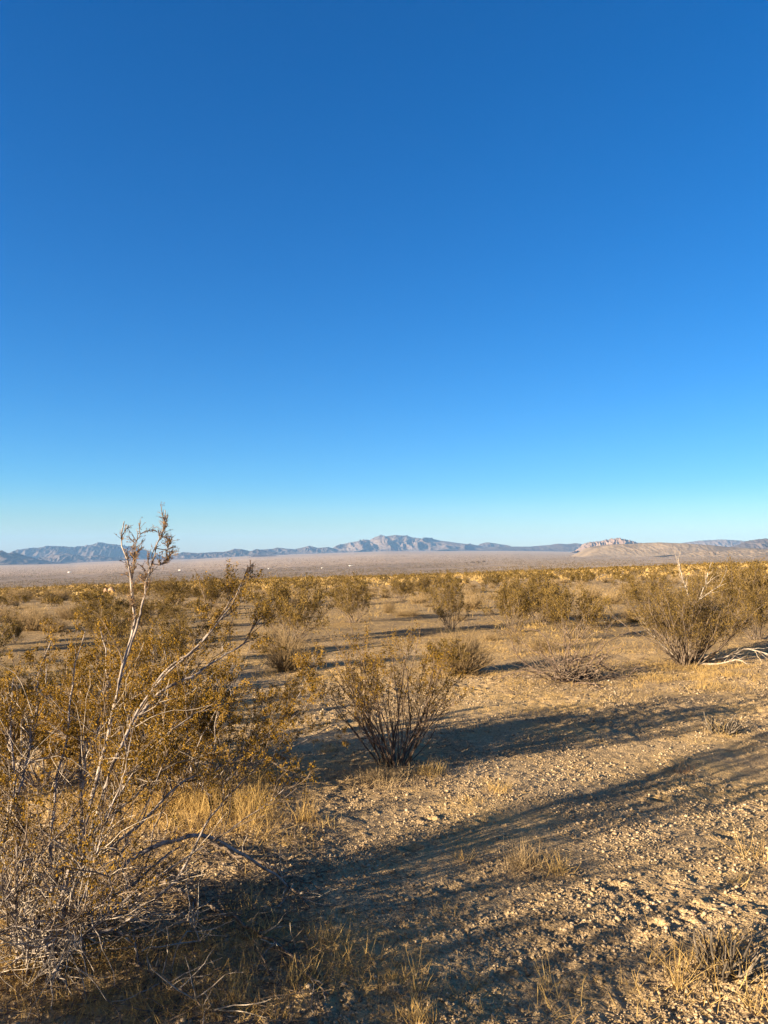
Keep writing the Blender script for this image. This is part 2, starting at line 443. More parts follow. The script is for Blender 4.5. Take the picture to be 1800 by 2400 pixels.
# ------------------------------------------------------------------ mountains and hills
def hill(name, profile, Y, depth, seed, mat, label, spur=0.5, rough=0.04, power=1.0, wl_=90.0, nx=None, ny=70, flat=0.0, bould=0.0):
    """profile: (photo column, photo row) of the skyline, carried by a real ridge Y metres away and 2*depth thick."""
    pr = np.array(profile, float)
    px0, px1 = pr[0, 0], pr[-1, 0]
    nx = nx or int((px1 - px0) * 1.3)
    u = np.linspace((px0 - 900) / FPX, (px1 - 900) / FPX, nx)
    top = EYE + (1300 - np.interp(u * FPX + 900, pr[:, 0], pr[:, 1])) / FPX * Y
    v = np.linspace(-1, 1, ny)
    X = np.repeat((u * Y)[None, :], ny, 0)
    wl_ = wl_ * 1.7
    meander = 0.22 * perlin(u * Y / 500.0, u * 0 + seed, seed)[None, :]
    vv = v[:, None] - meander
    Yg = Y + depth * v[:, None] + 0 * X
    g = ground_base(X, Yg) - 3
    gr = ground_base(X[0], np.full(nx, Y)) - 3
    hh = np.maximum(top - gr, 0.0)[None, :]
    f = np.clip(1 - np.abs(vv), 0, 1) ** power
    if flat: f = np.clip(f * (1 + flat), 0, 1)
    edge = np.clip((u - u[0]) / (0.04 * (u[-1] - u[0])), 0, 1) * np.clip((u[-1] - u) / (0.04 * (u[-1] - u[0])), 0, 1)
    wx = X + 0.5 * wl_ * perlin(X / (wl_ * 2), Yg / (wl_ * 2), seed + 5)
    r1 = 1 - np.abs(perlin(wx / wl_, Yg / (wl_ * 2.6), seed + 1)) * 2
    r2 = 1 - np.abs(perlin(wx / (wl_ * .42), Yg / (wl_ * .9), seed + 2)) * 2
    r1 = np.maximum(r1, 0) ** 1.4; r2 = np.maximum(r2, 0) ** 1.3
    r4 = 1 - np.abs(perlin(wx / (wl_ * .17) + 3.3, Yg / (wl_ * .3), seed + 6)) * 2
    r3 = perlin(X / (wl_ * .2), Yg / (wl_ * .25), seed + 3)
    bell = 4 * f * (1 - f)
    h = hh * (f + spur * bell * (0.62 * r1 + 0.38 * r2 - 0.3) + 0.17 * spur * bell * (r4 - 0.4)) + hh * rough * (f > 0) * f * (0.6 * r2 - 0.3 + 0.35 * r3) * (0.35 + 0.65 * bell)
    if bould:
        h = h + bould * np.abs(perlin(X / 14, Yg / 14, seed + 9)) * np.clip(f * 4, 0, 1) * edge[None, :]
    Z = g + np.maximum(h, 0)
    V = np.stack([X, Yg, Z], -1).reshape(-1, 3)
    i = np.arange(ny - 1)[:, None] * nx; j = np.arange(nx - 1)[None, :]
    F = np.stack([i + j, i + j + 1, i + nx + j + 1, i + nx + j], -1).reshape(-1, 4)
    o = mesh_obj(name, V, F, mat, smooth=False)
    tag(o, label, None, None, 'structure')
    return o

hill('mountain', [(770, 1303), (780, 1284), (800, 1276), (820, 1272), (850, 1266), (866, 1266), (880, 1258), (895, 1256), (905, 1257), (925, 1254), (950, 1255), (968, 1259),
     (990, 1262), (1004, 1260), (1030, 1267), (1060, 1271), (1095, 1275), (1130, 1279), (1170, 1283), (1220, 1292), (1260, 1300)], 9000, 700, 3, M['mountain'],
     'broad blue-grey mountain at the middle of the skyline', spur=0.62, rough=0.05, wl_=210, ny=110, nx=760)
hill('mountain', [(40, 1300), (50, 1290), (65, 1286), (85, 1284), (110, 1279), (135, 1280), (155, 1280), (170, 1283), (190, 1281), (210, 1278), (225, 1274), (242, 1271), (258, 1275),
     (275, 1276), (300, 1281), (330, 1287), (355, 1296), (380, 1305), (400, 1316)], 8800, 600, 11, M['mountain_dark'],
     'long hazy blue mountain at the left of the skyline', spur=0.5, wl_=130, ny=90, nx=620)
hill('mountain', [(60, 1318), (100, 1307), (130, 1300), (160, 1297), (185, 1302), (205, 1304), (230, 1301), (260, 1306), (290, 1310), (330, 1322)], 7200, 300, 19, M['mountain_dark'],
     'low brown foothill in front of the hazy left mountain', spur=0.5, wl_=80, ny=60, nx=420)
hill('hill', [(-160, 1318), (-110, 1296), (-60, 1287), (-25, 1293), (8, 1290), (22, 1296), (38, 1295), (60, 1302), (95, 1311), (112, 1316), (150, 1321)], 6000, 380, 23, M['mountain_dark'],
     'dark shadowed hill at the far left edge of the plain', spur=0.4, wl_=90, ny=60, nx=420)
hill('hill', [(395, 1310), (410, 1300), (430, 1294), (445, 1295), (465, 1296), (500, 1294), (530, 1293), (550, 1286), (565, 1287), (585, 1292), (600, 1287), (625, 1291), (650, 1295), (700, 1303)], 7600, 350, 31, M['mountain_dark'],
     'chain of low rocky hills right of the hazy left mountain', spur=0.36, wl_=80, ny=70, nx=480)
hill('hill', [(585, 1296), (610, 1288), (640, 1286), (650, 1283), (668, 1285), (690, 1287), (700, 1285), (725, 1279), (745, 1284), (770, 1282), (785, 1286), (805, 1294)], 8600, 300, 37, M['mountain_dark'],
     'small jagged hills beside the left foot of the middle mountain', spur=0.42, wl_=90, ny=60, nx=420)
hill('hill', [(560, 1316), (600, 1300), (625, 1301), (645, 1302), (680, 1306), (720, 1309), (760, 1313)], 6000, 250, 41, M['mountain_dark'],
     'low dark ridge on the plain before the small jagged hills', spur=0.4, wl_=70, ny=50, nx=300)
hill('hill', [(1110, 1286), (1125, 1274), (1140, 1271), (1165, 1274), (1190, 1278), (1215, 1288)], 9300, 250, 43, M['mountain_dark'],
     'small blue peak at the right foot of the middle mountain', spur=0.5, wl_=90, ny=50, nx=240)
hill('hill', [(1120, 1290), (1160, 1281), (1200, 1281), (1240, 1281), (1290, 1277), (1305, 1274), (1330, 1275), (1350, 1273), (1375, 1276), (1400, 1285), (1440, 1300)], 8200, 420, 47, M['mountain_dark'],
     'low grey ridge between the middle mountain and the pink crag', spur=0.16, wl_=90, ny=60, nx=420)
hill('rocky_hill', [(1355, 1290), (1372, 1274), (1390, 1270), (1405, 1270), (1415, 1266), (1425, 1265), (1432, 1262), (1440, 1263), (1448, 1262), (1460, 1265), (1475, 1267), (1490, 1272), (1520, 1276), (1560, 1290)], 5600, 220, 53, M['pink_rock'],
     'pinkish craggy rock hill behind the pale granite hill', spur=0.4, rough=0.25, wl_=45, ny=60, nx=360, bould=4)
hill('hill', [(1340, 1312), (1352, 1304), (1370, 1293), (1388, 1284), (1410, 1279), (1440, 1276), (1470, 1275), (1500, 1274), (1525, 1272), (1545, 1273), (1575, 1274), (1600, 1276), (1640, 1278), (1680, 1282), (1720, 1284), (1800, 1287), (1900, 1290), (2050, 1300)], 3300, 230, 59, M['granite'],
     'pale tan granite hill rising from the right of the plain', spur=0.06, rough=0.03, wl_=40, ny=110, nx=760, flat=0.5, bould=0.5)
hill('mountain', [(1560, 1290), (1600, 1272), (1640, 1267), (1690, 1264), (1720, 1266), (1760, 1269), (1800, 1272), (1900, 1290)], 9000, 350, 61, M['mountain'],
     'hazy flat-topped mountain above the right part of the granite hill', spur=0.4, wl_=110, ny=60, nx=420)
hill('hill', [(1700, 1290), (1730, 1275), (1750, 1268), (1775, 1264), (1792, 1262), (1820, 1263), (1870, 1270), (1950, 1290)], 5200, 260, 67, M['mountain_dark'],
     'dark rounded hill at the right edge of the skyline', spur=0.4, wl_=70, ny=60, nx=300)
hill('rocky_hill', [(1480, 1313), (1560, 1306), (1600, 1298), (1650, 1290), (1700, 1291), (1750, 1287), (1800, 1290), (1900, 1294), (2000, 1306)], 2700, 120, 71, M['granite'],
     'bouldery low rise in front of the right part of the granite hill', spur=0.1, rough=0.12, wl_=22, ny=70, nx=520, bould=2.2)

# mountain outside the frame, towards the sun, whose shadow falls across the far left hill
def block_hill():
    c = P(20, 1322, 6000)[:2] + 1500 * SUN_DIR[:2] / math.cos(SUN_EL)
    n = 60
    a = np.linspace(-1, 1, n)
    A, B = np.meshgrid(a, a)
    across = np.array([SUN_DIR[1], -SUN_DIR[0]]) / math.cos(SUN_EL); along = SUN_DIR[:2] / math.cos(SUN_EL)
    X = c[0] + across[0] * A * 520 + along[0] * B * 420; Yg = c[1] + across[1] * A * 520 + along[1] * B * 420
    h = 330 * np.clip(1 - np.abs(A) ** 2.2, 0, 1) * np.clip(1 - np.abs(B), 0, 1) * (0.9 + 0.25 * perlin(X / 120, Yg / 120, 4))
    Z = ground_base(X, Yg) - 3 + h
    i = np.arange(n - 1)[:, None] * n; j = np.arange(n - 1)[None, :]
    F = np.stack([i + j, i + j + 1, i + n + j + 1, i + n + j], -1).reshape(-1, 4)
    o = mesh_obj('mountain', np.stack([X, Yg, Z], -1).reshape(-1, 3), F, M['mountain'])
    tag(o, 'steep mountain beyond the left edge of the plain', None, None, 'structure')
block_hill()

# ------------------------------------------------------------------ vegetation tools (all vectorised)
def unit(a):
    return a / np.maximum(np.linalg.norm(a, axis=-1, keepdims=True), 1e-9)

def grow(rng, p, d, L, nseg, wig, up=0.0):
    """N wandering shoots: p, d (N,3), L (N) -> (N, nseg+1, 3)."""
    p = np.array(p, float); d = unit(np.array(d, float)); L = np.asarray(L, float)
    out = [p]
    for _ in range(nseg):
        d = unit(d + rng.normal(0, wig, d.shape) + np.array([0, 0, up]))
        p = p + d * (L / nseg)[:, None]
        out.append(p)
    return np.stack(out, 1)

def tubes(paths, r0, r1, sides=4, power=1.0):
    N, m, _ = paths.shape
    T = np.gradient(paths, axis=1); T = unit(T)
    ref = np.where(np.abs(T[..., 2:3]) > 0.9, np.array([1., 0, 0]), np.array([0, 0, 1.]))
    A = unit(np.cross(T, ref)); B = np.cross(T, A)
    s = np.linspace(0, 1, m)[None, :] ** power
    R = np.asarray(r0)[:, None] * (1 - s) + np.asarray(r1)[:, None] * s
    ang = np.arange(sides) * 2 * math.pi / sides
    ring = A[:, :, None, :] * np.cos(ang)[None, None, :, None] + B[:, :, None, :] * np.sin(ang)[None, None, :, None]
    V = paths[:, :, None, :] + ring * R[:, :, None, None]
    idx = np.arange(N * m * sides).reshape(N, m, sides)
    a = idx[:, :-1, :]; b = idx[:, 1:, :]
    F = np.stack([a, np.roll(a, -1, 2), np.roll(b, -1, 2), b], -1).reshape(-1, 4)
    return V.reshape(-1, 3), F

def sample(paths, rng, n, t0=0.0, t1=1.0):
    """n random points on the paths: position, tangent, path index, parameter."""
    N, m, _ = paths.shape
    i = rng.integers(0, N, n); t = rng.uniform(t0, t1, n) * (m - 1)
    k = np.minimum(t.astype(int), m - 2); f = (t - k)[:, None]
    a = paths[i, k]; b = paths[i, k + 1]
    return a * (1 - f) + b * f, unit(b - a), i, t / (m - 1)

def branch_dirs(rng, T, lo, hi, up=0.0):
    q = unit(np.cross(T, rng.normal(0, 1, T.shape)))
    a = rng.uniform(lo, hi, len(T))[:, None]
    return unit(T * np.cos(a) + q * np.sin(a) + np.array([0, 0, up]))

def leaves(rng, C, size, aspect=0.55, axis=None):
    n = len(C)
    a = rng.normal(0, 1, (n, 3)) if axis is None else unit(axis) + rng.normal(0, 0.55, (n, 3))
    a = unit(a); b = unit(np.cross(a, rng.normal(0, 1, (n, 3))))
    s = (size * rng.uniform(0.6, 1.35, n))[:, None] * 0.5
    V = np.stack([C - a * s, C + b * s * aspect, C + a * s, C - b * s * aspect], 1).reshape(-1, 3)
    return V, np.arange(n * 4).reshape(n, 4)

def merge(parts):
    Vs, Fs, o = [], [], 0
    for V, F in parts:
        Vs.append(V); Fs.append(F + o); o += len(V)
    return np.concatenate(Vs), np.concatenate(Fs)

def tint_for(rng, C, scale=0.12, spread=0.22):
    """clumpy light and dark of the leaf colour itself"""
    return np.clip(0.5 + 0.55 * perlin(C[:, 0] / scale + C[:, 2] * 3, C[:, 1] / scale + C[:, 2] / scale, 77) + rng.normal(0, spread, len(C)), 0, 1)

def creosote_parts(rng, H, spread=50, n=22, k1=5, k2=7, nleaf=6000, leaf=0.013, r0=0.011, sides=4, base=0.08, wig=0.13, twig=(0.07, 0.17), leaf_from=0.25, low=0.3, lean=(0, 0), leafz=(0.12, 0.5)):
    az = rng.uniform(0, 2 * math.pi, n)
    tilt = np.radians(spread) * np.sqrt(rng.uniform(0.02, 1, n))
    D = np.stack([np.sin(tilt) * np.cos(az) + lean[0], np.sin(tilt) * np.sin(az) + lean[1], np.cos(tilt)], -1)
    p0 = np.stack([np.cos(az), np.sin(az), 0 * az], -1) * (base * H * rng.uniform(0.1, 1, n))[:, None]; p0[:, 2] = -0.04
    L = H * rng.uniform(0.62, 1.06, n) / np.maximum(np.cos(tilt * 0.72), 0.5) * (1 - 0.18 * (tilt / 1.2) ** 2)
    S = grow(rng, p0, D, L, 9, wig, 0.045)
    p1, T1, i1, t1 = sample(S, rng, n * k1, low, 0.95)
    C1 = grow(rng, p1, branch_dirs(rng, T1, 0.3, 0.85, 0.12), L[i1] * rng.uniform(0.16, 0.42, len(i1)) * (1.2 - t1), 6, wig * 1.2, 0.04)
    q = n * k1 * k2
    both = np.concatenate([S[:, ::1][:, np.linspace(3, 9, 7).astype(int)], C1])
    p2, T2, i2, t2 = sample(both, rng, q, 0.15, 1.0)
    C2 = grow(rng, p2, branch_dirs(rng, T2, 0.25, 0.9, 0.15), H * rng.uniform(twig[0], twig[1], q), 4, wig * 1.4, 0.03)
    rr = r0 * rng.uniform(0.55, 1.15, n)
    wood = merge([tubes(S, rr, rr * 0.22, sides), tubes(C1, rr[i1] * 0.42, rr[i1] * 0.14, max(3, sides - 1)), tubes(C2, np.full(q, r0 * 0.13), np.full(q, r0 * 0.07), 3)])
    lp, lt, _, _ = sample(C2, rng, int(nleaf * 1.5), leaf_from, 1.0)
    top = sstep(leafz[0], leafz[1], lp[:, 2] / H) > rng.uniform(0, 1, len(lp))
    lp, lt = lp[top], lt[top]
    lp = lp + rng.normal(0, leaf * 0.8, lp.shape)
    fol = leaves(rng, lp, leaf, 0.75, lt)
    return wood, fol, tint_for(rng, lp, 0.15 * H), S

def tan_bush_parts(rng, H, R, n=420, r=0.0016, k=3, curl=0.12):
    """rounded dry bush: hundreds of fine stems fanning into a dome"""
    az = rng.uniform(0, 2 * math.pi, n); tilt = np.radians(78) * np.sqrt(rng.uniform(0.0, 1, n))
    D = np.stack([np.sin(tilt) * np.cos(az), np.sin(tilt) * np.sin(az), np.cos(tilt)], -1)
    L = (H * np.cos(tilt) + R * np.sin(tilt)) * rng.uniform(0.65, 1.12, n)
    p0 = rng.normal(0, 0.09 * R, (n, 3)); p0[:, 2] = -0.02
    S = grow(rng, p0, D, L, 5, curl, 0.05)
    p1, T1, i1, t1 = sample(S, rng, n * k, 0.35, 0.95)
    C1 = grow(rng, p1, branch_dirs(rng, T1, 0.25, 0.8, 0.1), L[i1] * rng.uniform(0.12, 0.35, n * k), 3, curl * 1.5, 0.05)
    V, F = merge([tubes(S, np.full(n, r * 1.6), np.full(n, r * 0.7), 3), tubes(C1, np.full(n * k, r), np.full(n * k, r * 0.5), 3)])
    tint = np.clip(np.concatenate([np.repeat(rng.normal(0.35, 0.2, n), 15), np.repeat(rng.normal(0.6, 0.22, n * k), 9)]), 0, 1)
    return V, F, tint

def blades(rng, base, D, L, w, bend=0.35):
    """grass blades as thin bent strips of three quads"""
    S = grow(rng, base, D, L, 3, bend * 0.5, -bend * 0.12)
    side = unit(np.cross(S[:, 1] - S[:, 0], rng.normal(0, 1, (len(L), 3))))
    ws = np.array([1.0, 0.85, 0.55, 0.15])
    w = np.asarray(w)
    A = S + side[:, None, :] * (w[:, None] * ws[None, :])[:, :, None] * 0.5
    B = S - side[:, None, :] * (w[:, None] * ws[None, :])[:, :, None] * 0.5
    V = np.stack([A, B], 2).reshape(-1, 3)
    idx = np.arange(len(L) * 8).reshape(-1, 4, 2)
    F = np.stack([idx[:, :-1, 0], idx[:, :-1, 1], idx[:, 1:, 1], idx[:, 1:, 0]], -1).reshape(-1, 4)
    return V, F

def tuft_parts(rng, n, H, R, spread=55, w=0.0026, base_r=0.35):
    az = rng.uniform(0, 2 * math.pi, n); tilt = np.radians(spread) * rng.uniform(0, 1, n)
    D = np.stack([np.sin(tilt) * np.cos(az), np.sin(tilt) * np.sin(az), np.cos(tilt)], -1)
    p0 = rng.normal(0, R * base_r, (n, 3)); p0[:, 2] = -0.012
    V, F = blades(rng, p0, D, H * rng.uniform(0.35, 1.1, n), w * rng.uniform(0.6, 1.3, n))
    return V, F, np.clip(np.repeat(rng.normal(0.5, 0.25, n), 3), 0, 1)

# ------------------------------------------------------------------ the big bush in the lower left corner
def smooth_path(pts, n):
    pts = np.asarray(pts, float)
    s = np.concatenate([[0], np.cumsum(np.linalg.norm(np.diff(pts, axis=0), axis=1))])
    t = np.linspace(0, s[-1], n)
    lin = np.stack([np.interp(t, s, pts[:, k]) for k in range(3)], -1)
    for _ in range(1):
        lin[1:-1] = 0.25 * lin[:-2] + 0.5 * lin[1:-1] + 0.25 * lin[2:]
    return lin

def photo_path(px, y0, y1, n=22, rng=None, jit=0.004, ground=False):
    if ground:
        pts = [on_ground(a, b) + np.array([0, 0, y0]) for a, b in px]
    else:
        k = np.linspace(0, 1, len(px))
        pts = [P(a, b, y0 + (y1 - y0) * q) for (a, b), q in zip(px, k)]
    o = smooth_path(pts, n)
    jit = min(jit, 0.006 * float(np.linalg.norm(np.diff(o, axis=0), axis=1).sum()))
    if rng is not None: o = o + rng.normal(0, jit, o.shape) * np.linspace(0.3, 1, n)[:, None]
    return o

def big_bush():
    rng = np.random.default_rng(7)
    g = on_ground(75, 2265)
    root = empty('creosote_bush', g, 0, 'straggly corner creosote bush with pale bare stems and a tall sprig against the sky', 'bush')
    Y0 = g[1]
    main = [  # photo outline of each limb, depth at its foot and tip, width in photo pixels at foot and tip, leafy from
        ([(90, 2250), (110, 2190), (150, 2080), (200, 1930), (240, 1780), (262, 1690), (279, 1616), (287, 1567), (282, 1551), (312, 1491), (320, 1453), (312, 1400), (308, 1356), (299, 1303), (277, 1270), (278, 1251), (292, 1222)], 0, .65, 17, 3, .5),
        ([(312, 1400), (309, 1356), (317, 1310), (318, 1270), (330, 1252)], .60, .72, 5, 2.5, .3),
        ([(287, 1567), (300, 1530), (322, 1462), (338, 1400), (349, 1337), (362, 1307), (368, 1270), (389, 1240), (390, 1195)], .5, .8, 9, 2.5, .55),
        ([(366, 1285), (392, 1290), (398, 1270)], .7, .75, 3, 2, .2),
        ([(355, 1320), (375, 1325), (392, 1318), (397, 1300)], .7, .8, 3, 2, .2),
        ([(80, 2230), (180, 2195), (260, 2185), (285, 2170), (347, 2120), (418, 2060), (440, 2020), (456, 1990), (478, 1930), (500, 1908), (540, 1860), (586, 1811), (605, 1795)], 0, .35, 15, 3, .85),
        ([(100, 2240), (130, 2180), (190, 2020), (230, 1900), (262, 1790), (300, 1715), (325, 1659), (358, 1610), (434, 1540), (488, 1491), (542, 1420), (564, 1366)], 0, .9, 18, 3, .5),
        ([(300, 1715), (350, 1650), (380, 1616), (461, 1583), (483, 1562), (575, 1507), (618, 1437)], .5, .95, 13, 3, .5),
        ([(358, 1610), (400, 1560), (450, 1530), (500, 1470), (545, 1400), (590, 1330)], .6, 1.0, 10, 3, .6),
        ([(50, 2260), (20, 2120), (5, 1990), (25, 1900), (40, 1830), (30, 1770), (22, 1720), (25, 1680), (28, 1620), (35, 1590)], 0, .5, 14, 3, .6),
        ([(25, 1900), (50, 1840), (65, 1780), (75, 1700), (90, 1640), (85, 1600), (100, 1550), (120, 1500)], .2, .7, 10, 3, .4),
        ([(100, 2230), (125, 2100), (115, 1960), (130, 1900), (130, 1820), (150, 1760), (160, 1720), (165, 1640), (175, 1560), (200, 1480)], 0, .8, 13, 3, .5),
        ([(105, 2230), (170, 2090), (190, 2000), (190, 1920), (190, 1840), (185, 1760), (215, 1720), (250, 1650), (255, 1560), (235, 1470)], .1, .8, 15, 3, .5),
        ([(192, 1850), (205, 1740), (240, 1700), (290, 1660), (330, 1620)], .4, .7, 9, 3, .5),
        ([(150, 2110), (215, 1965), (260, 1890), (300, 1830), (330, 1780), (390, 1720), (440, 1680), (520, 1650)], .1, .6, 9, 3, .6),
        ([(85, 2240), (110, 2180), (180, 2060), (250, 1990), (320, 1940), (370, 1890), (400, 1850), (450, 1820), (520, 1800)], 0, .7, 14, 4, .7),
        ([(60, 2260), (90, 2160), (120, 2080), (190, 1980), (240, 1935), (300, 1880), (340, 1840)], 0, .5, 22, 6, .8),
        ([(95, 2240), (120, 2170), (200, 2100), (280, 2030), (360, 1980), (430, 1965), (475, 1952), (540, 1985), (610, 2030), (650, 2050), (690, 2100), (722, 2132)], 0, .75, 20, 5, 1.1),
        ([(110, 2200), (108, 2235), (100, 2255), (128, 2290), (121, 2330), (118, 2345)], -.05, -.12, 10, 3, 1.1),
        ([(108, 2230), (140, 2290), (165, 2340), (195, 2380), (225, 2396)], -.05, -.25, 11, 6, 1.1),
        ([(272, 2182), (310, 2210), (335, 2225), (385, 2228)], .05, .2, 7, 3, 1.1),
        ([(312, 2195), (325, 2260), (335, 2330), (355, 2400)], .05, -.2, 7, 4, 1.1),
        ([(330, 2215), (350, 2260), (380, 2320), (440, 2345)], .1, .0, 8, 4, 1.1),
        ([(0, 2108), (25, 2140), (55, 2190), (90, 2215), (140, 2238)], -.2, -.1, 7, 3, 1.1),
        ([(0, 2045), (30, 2025), (72, 2012)], -.3, -.2, 8, 4, 1.1),
        ([(130, 2200), (175, 2150), (205, 2140), (250, 2110), (330, 2060), (380, 2010), (420, 1985)], .1, .5, 13, 5, 1.1),
        ([(50, 2270), (90, 2215), (140, 2180), (210, 2170), (260, 2150), (300, 2140)], .05, .3, 15, 6, 1.1),
    ]
    rngj = np.random.default_rng(3)
    paths, leafy, tubes_all = [], [], []
    def stem(path, a, b):
        L = np.linalg.norm(np.diff(path, axis=0), axis=1).sum()
        V, F = tubes(path[None], np.array([a * 0.82]), np.array([b * 0.8]), 7, 0.9)
        mesh_obj('stem', V - g, F, M['bark_grey'], root, smooth=True)
    for px, y0, y1, w0, w1, lf in main:
        pth = photo_path(px, Y0 + y0, Y0 + y1, 26, rngj, 0.004)
        Ym = Y0 + (y0 + y1) / 2
        stem(pth, w0 / FPX * (Y0 + y0) * 0.5, w1 / FPX * (Y0 + y1) * 0.5)
        if lf < 1:
            paths.append(pth); leafy.append(lf)
    # further thin stems of the same clump
    ns = 24
    az = rng.uniform(0, 2 * math.pi, ns); tilt = np.radians(52) * np.sqrt(rng.uniform(0, 1, ns))
    D = np.stack([np.sin(tilt) * np.cos(az) + 0.12, np.sin(tilt) * np.sin(az) * 0.7 + 0.12, np.cos(tilt)], -1)
    S = grow(rng, g + np.array([0, 0, -0.03]) + rng.normal(0, 1, (ns, 3)) * [0.16, 0.12, 0], D, rng.uniform(0.6, 1.25, ns), 25, 0.10, 0.012)
    for i in range(ns):
        stem(S[i], rng.uniform(.005, .010), .0018)
    paths = np.array(paths); P_all = np.concatenate([paths, S])
    # side branches and twigs
    pm, Tm, im, tm, tl = [], [], [], [], []
    for pth, lf in list(zip(paths, leafy)) + [(s, .45) for s in S]:
        tall = pth[-1, 2] > EYE - 0.005
        a, b, _, t = sample(pth[None], rng, (20 if len(pth) and np.linalg.norm(pth[-1] - pth[0]) > 0.25 else 7) if tall else 9, max(0.25, lf - 0.15), 1.0 if tall else 0.98)
        pm.append(a); Tm.append(b); tm.append(t); tl.append(np.full(len(t), tall))
    pm, Tm, tm = np.concatenate(pm), np.concatenate(Tm), np.concatenate(tm)
    high = (pm[:, 2] > EYE - 0.16) | (np.concatenate(tl) & (pm[:, 2] > EYE - 0.4))
    L1 = rng.uniform(0.12, 0.38, len(pm)) * (1.25 - 0.6 * tm); L1[high] = rng.uniform(0.025, 0.10, high.sum())
    C1 = grow(rng, pm, branch_dirs(rng, Tm, 0.3, 0.85, 0.15), L1, 7, 0.17, 0.05)
    q = len(pm) * 8
    p2, T2, i2, _ = sample(C1, rng, q, 0.1, 1.0)
    L2 = rng.uniform(0.04, 0.13, q); L2[high[i2]] *= 0.42
    C2 = grow(rng, p2, branch_dirs(rng, T2, 0.3, 0.95, 0.15), L2, 4, 0.2, 0.03)
    tw = merge([tubes(C1, np.full(len(pm), .0030), np.full(len(pm), .0012), 4), tubes(C2, np.full(q, .0013), np.full(q, .0008), 3)])
    mesh_obj('twigs', tw[0] - g, tw[1], M['bark_twig'], root)
    # dead twigs near the foot
    pd_, Td, _, _ = sample(P_all, rng, 760, 0.02, 0.55)
    lowp = pd_[:, 2] < EYE - 0.75; pd_, Td = pd_[lowp], Td[lowp]; nd = len(pd_)
    Cd = grow(rng, pd_, branch_dirs(rng, Td, 0.4, 1.3, -0.05), rng.uniform(0.08, 0.5, nd), 7, 0.2, -0.02)
    dt = tubes(Cd, np.full(nd, .0026), np.full(nd, .001), 4)
    mesh_obj('dead_twigs', dt[0] - g, dt[1], M['bark_pale'], root)
    hz = high[i2]
    lp, lt, li, _ = sample(C2[~hz], rng, 62000, 0.45, 1.0)
    kp = 0.12 + 0.88 * sstep(0.4, 0.95, lp[:, 2] - g[2]) > rng.uniform(0, 1, len(lp))
    lp, lt = lp[kp], lt[kp]
    lp = lp + rng.normal(0, 0.008, lp.shape)
    V, F = leaves(rng, lp, 0.0098, 0.7, lt)
    mesh_obj('foliage', V - g, F, M['leaf'], root, tint=tint_for(rng, lp, 0.12))
    if hz.any():
        lp, lt, li, _ = sample(C2[hz], rng, 2700, 0.15, 1.0)
        lp = lp + rng.normal(0, 0.003, lp.shape)
        V, F = leaves(rng, lp, 0.0068, 0.7, lt)
        mesh_obj('dry_seed_heads', V - g, F, M['leaf_dry'], root, tint=rng.uniform(0, 1, len(lp)))
    return g
G_BIG = big_bush()

# ------------------------------------------------------------------ other bushes one can tell apart
def make_creosote(name, px, py, H, label, seed, wood='bark_dark', leafm='leaf', group=None, rz=0.0, fit_height=False, **kw):
    rng = np.random.default_rng(seed)
    g = on_ground(px, py)
    root = empty(name, g, rz, label, 'bush', group)
    w, f, tint, S = creosote_parts(rng, H, **kw)
    k = np.array([1, 1, H / np.percentile(f[0][:, 2], 98.5) if fit_height else 1.0])
    mesh_obj('branches', w[0] * k, w[1], M[wood], root)
    mesh_obj('foliage', f[0] * k, f[1], M[leafm], root, tint=tint)
    return root

b2 = make_creosote('creosote_bush', 440, 1858, 1.22, 'dense golden creosote bush directly behind the large corner bush', 21, 'bark_grey', spread=64, n=40, k1=7, k2=9, leaf_from=0.45, leafz=(0.0, 0.35), nleaf=80000, leaf=0.0105, r0=0.010, base=0.16, low=0.2)
b3 = make_creosote('creosote_bush', 110, 1845, 1.08, 'golden creosote bush at the left edge behind the large corner bush', 22, 'bark_grey', spread=60, n=26, k1=6, k2=8, leaf_from=0.45, leafz=(0.0, 0.35), nleaf=42000, leaf=0.0105, r0=0.010, base=0.14, low=0.2)
b4 = make_creosote('creosote_bush', 925, 1790, 1.10, 'fan-shaped thin creosote bush standing alone in the middle of the sand', 23, 'bark_dark', fit_height=True, spread=46, n=46, k1=4, k2=6, leafz=(0.28, 0.68), nleaf=12500, leaf=0.0115, r0=0.0075, base=0.12, wig=0.12, low=0.3)
make_creosote('creosote_bush', 1046, 1582, 0.62, 'small greenish creosote growing against the left of the tan bushy shrub', 27, 'bark_twig', 'leaf_olive', spread=50, n=20, k1=5, k2=5, nleaf=5200, leaf=0.015, r0=0.006, leafz=(0.0, 0.3))
b5 = make_creosote('creosote_bush', 1610, 1556, 1.42, 'grey-stemmed creosote bush on the right with bleached dead branches on top', 24, 'bark_twig', 'leaf_olive', spread=55, n=74, k1=6, k2=7, leafz=(0.12, 0.5), nleaf=30000, leaf=0.0155, r0=0.012, base=0.14, low=0.25)

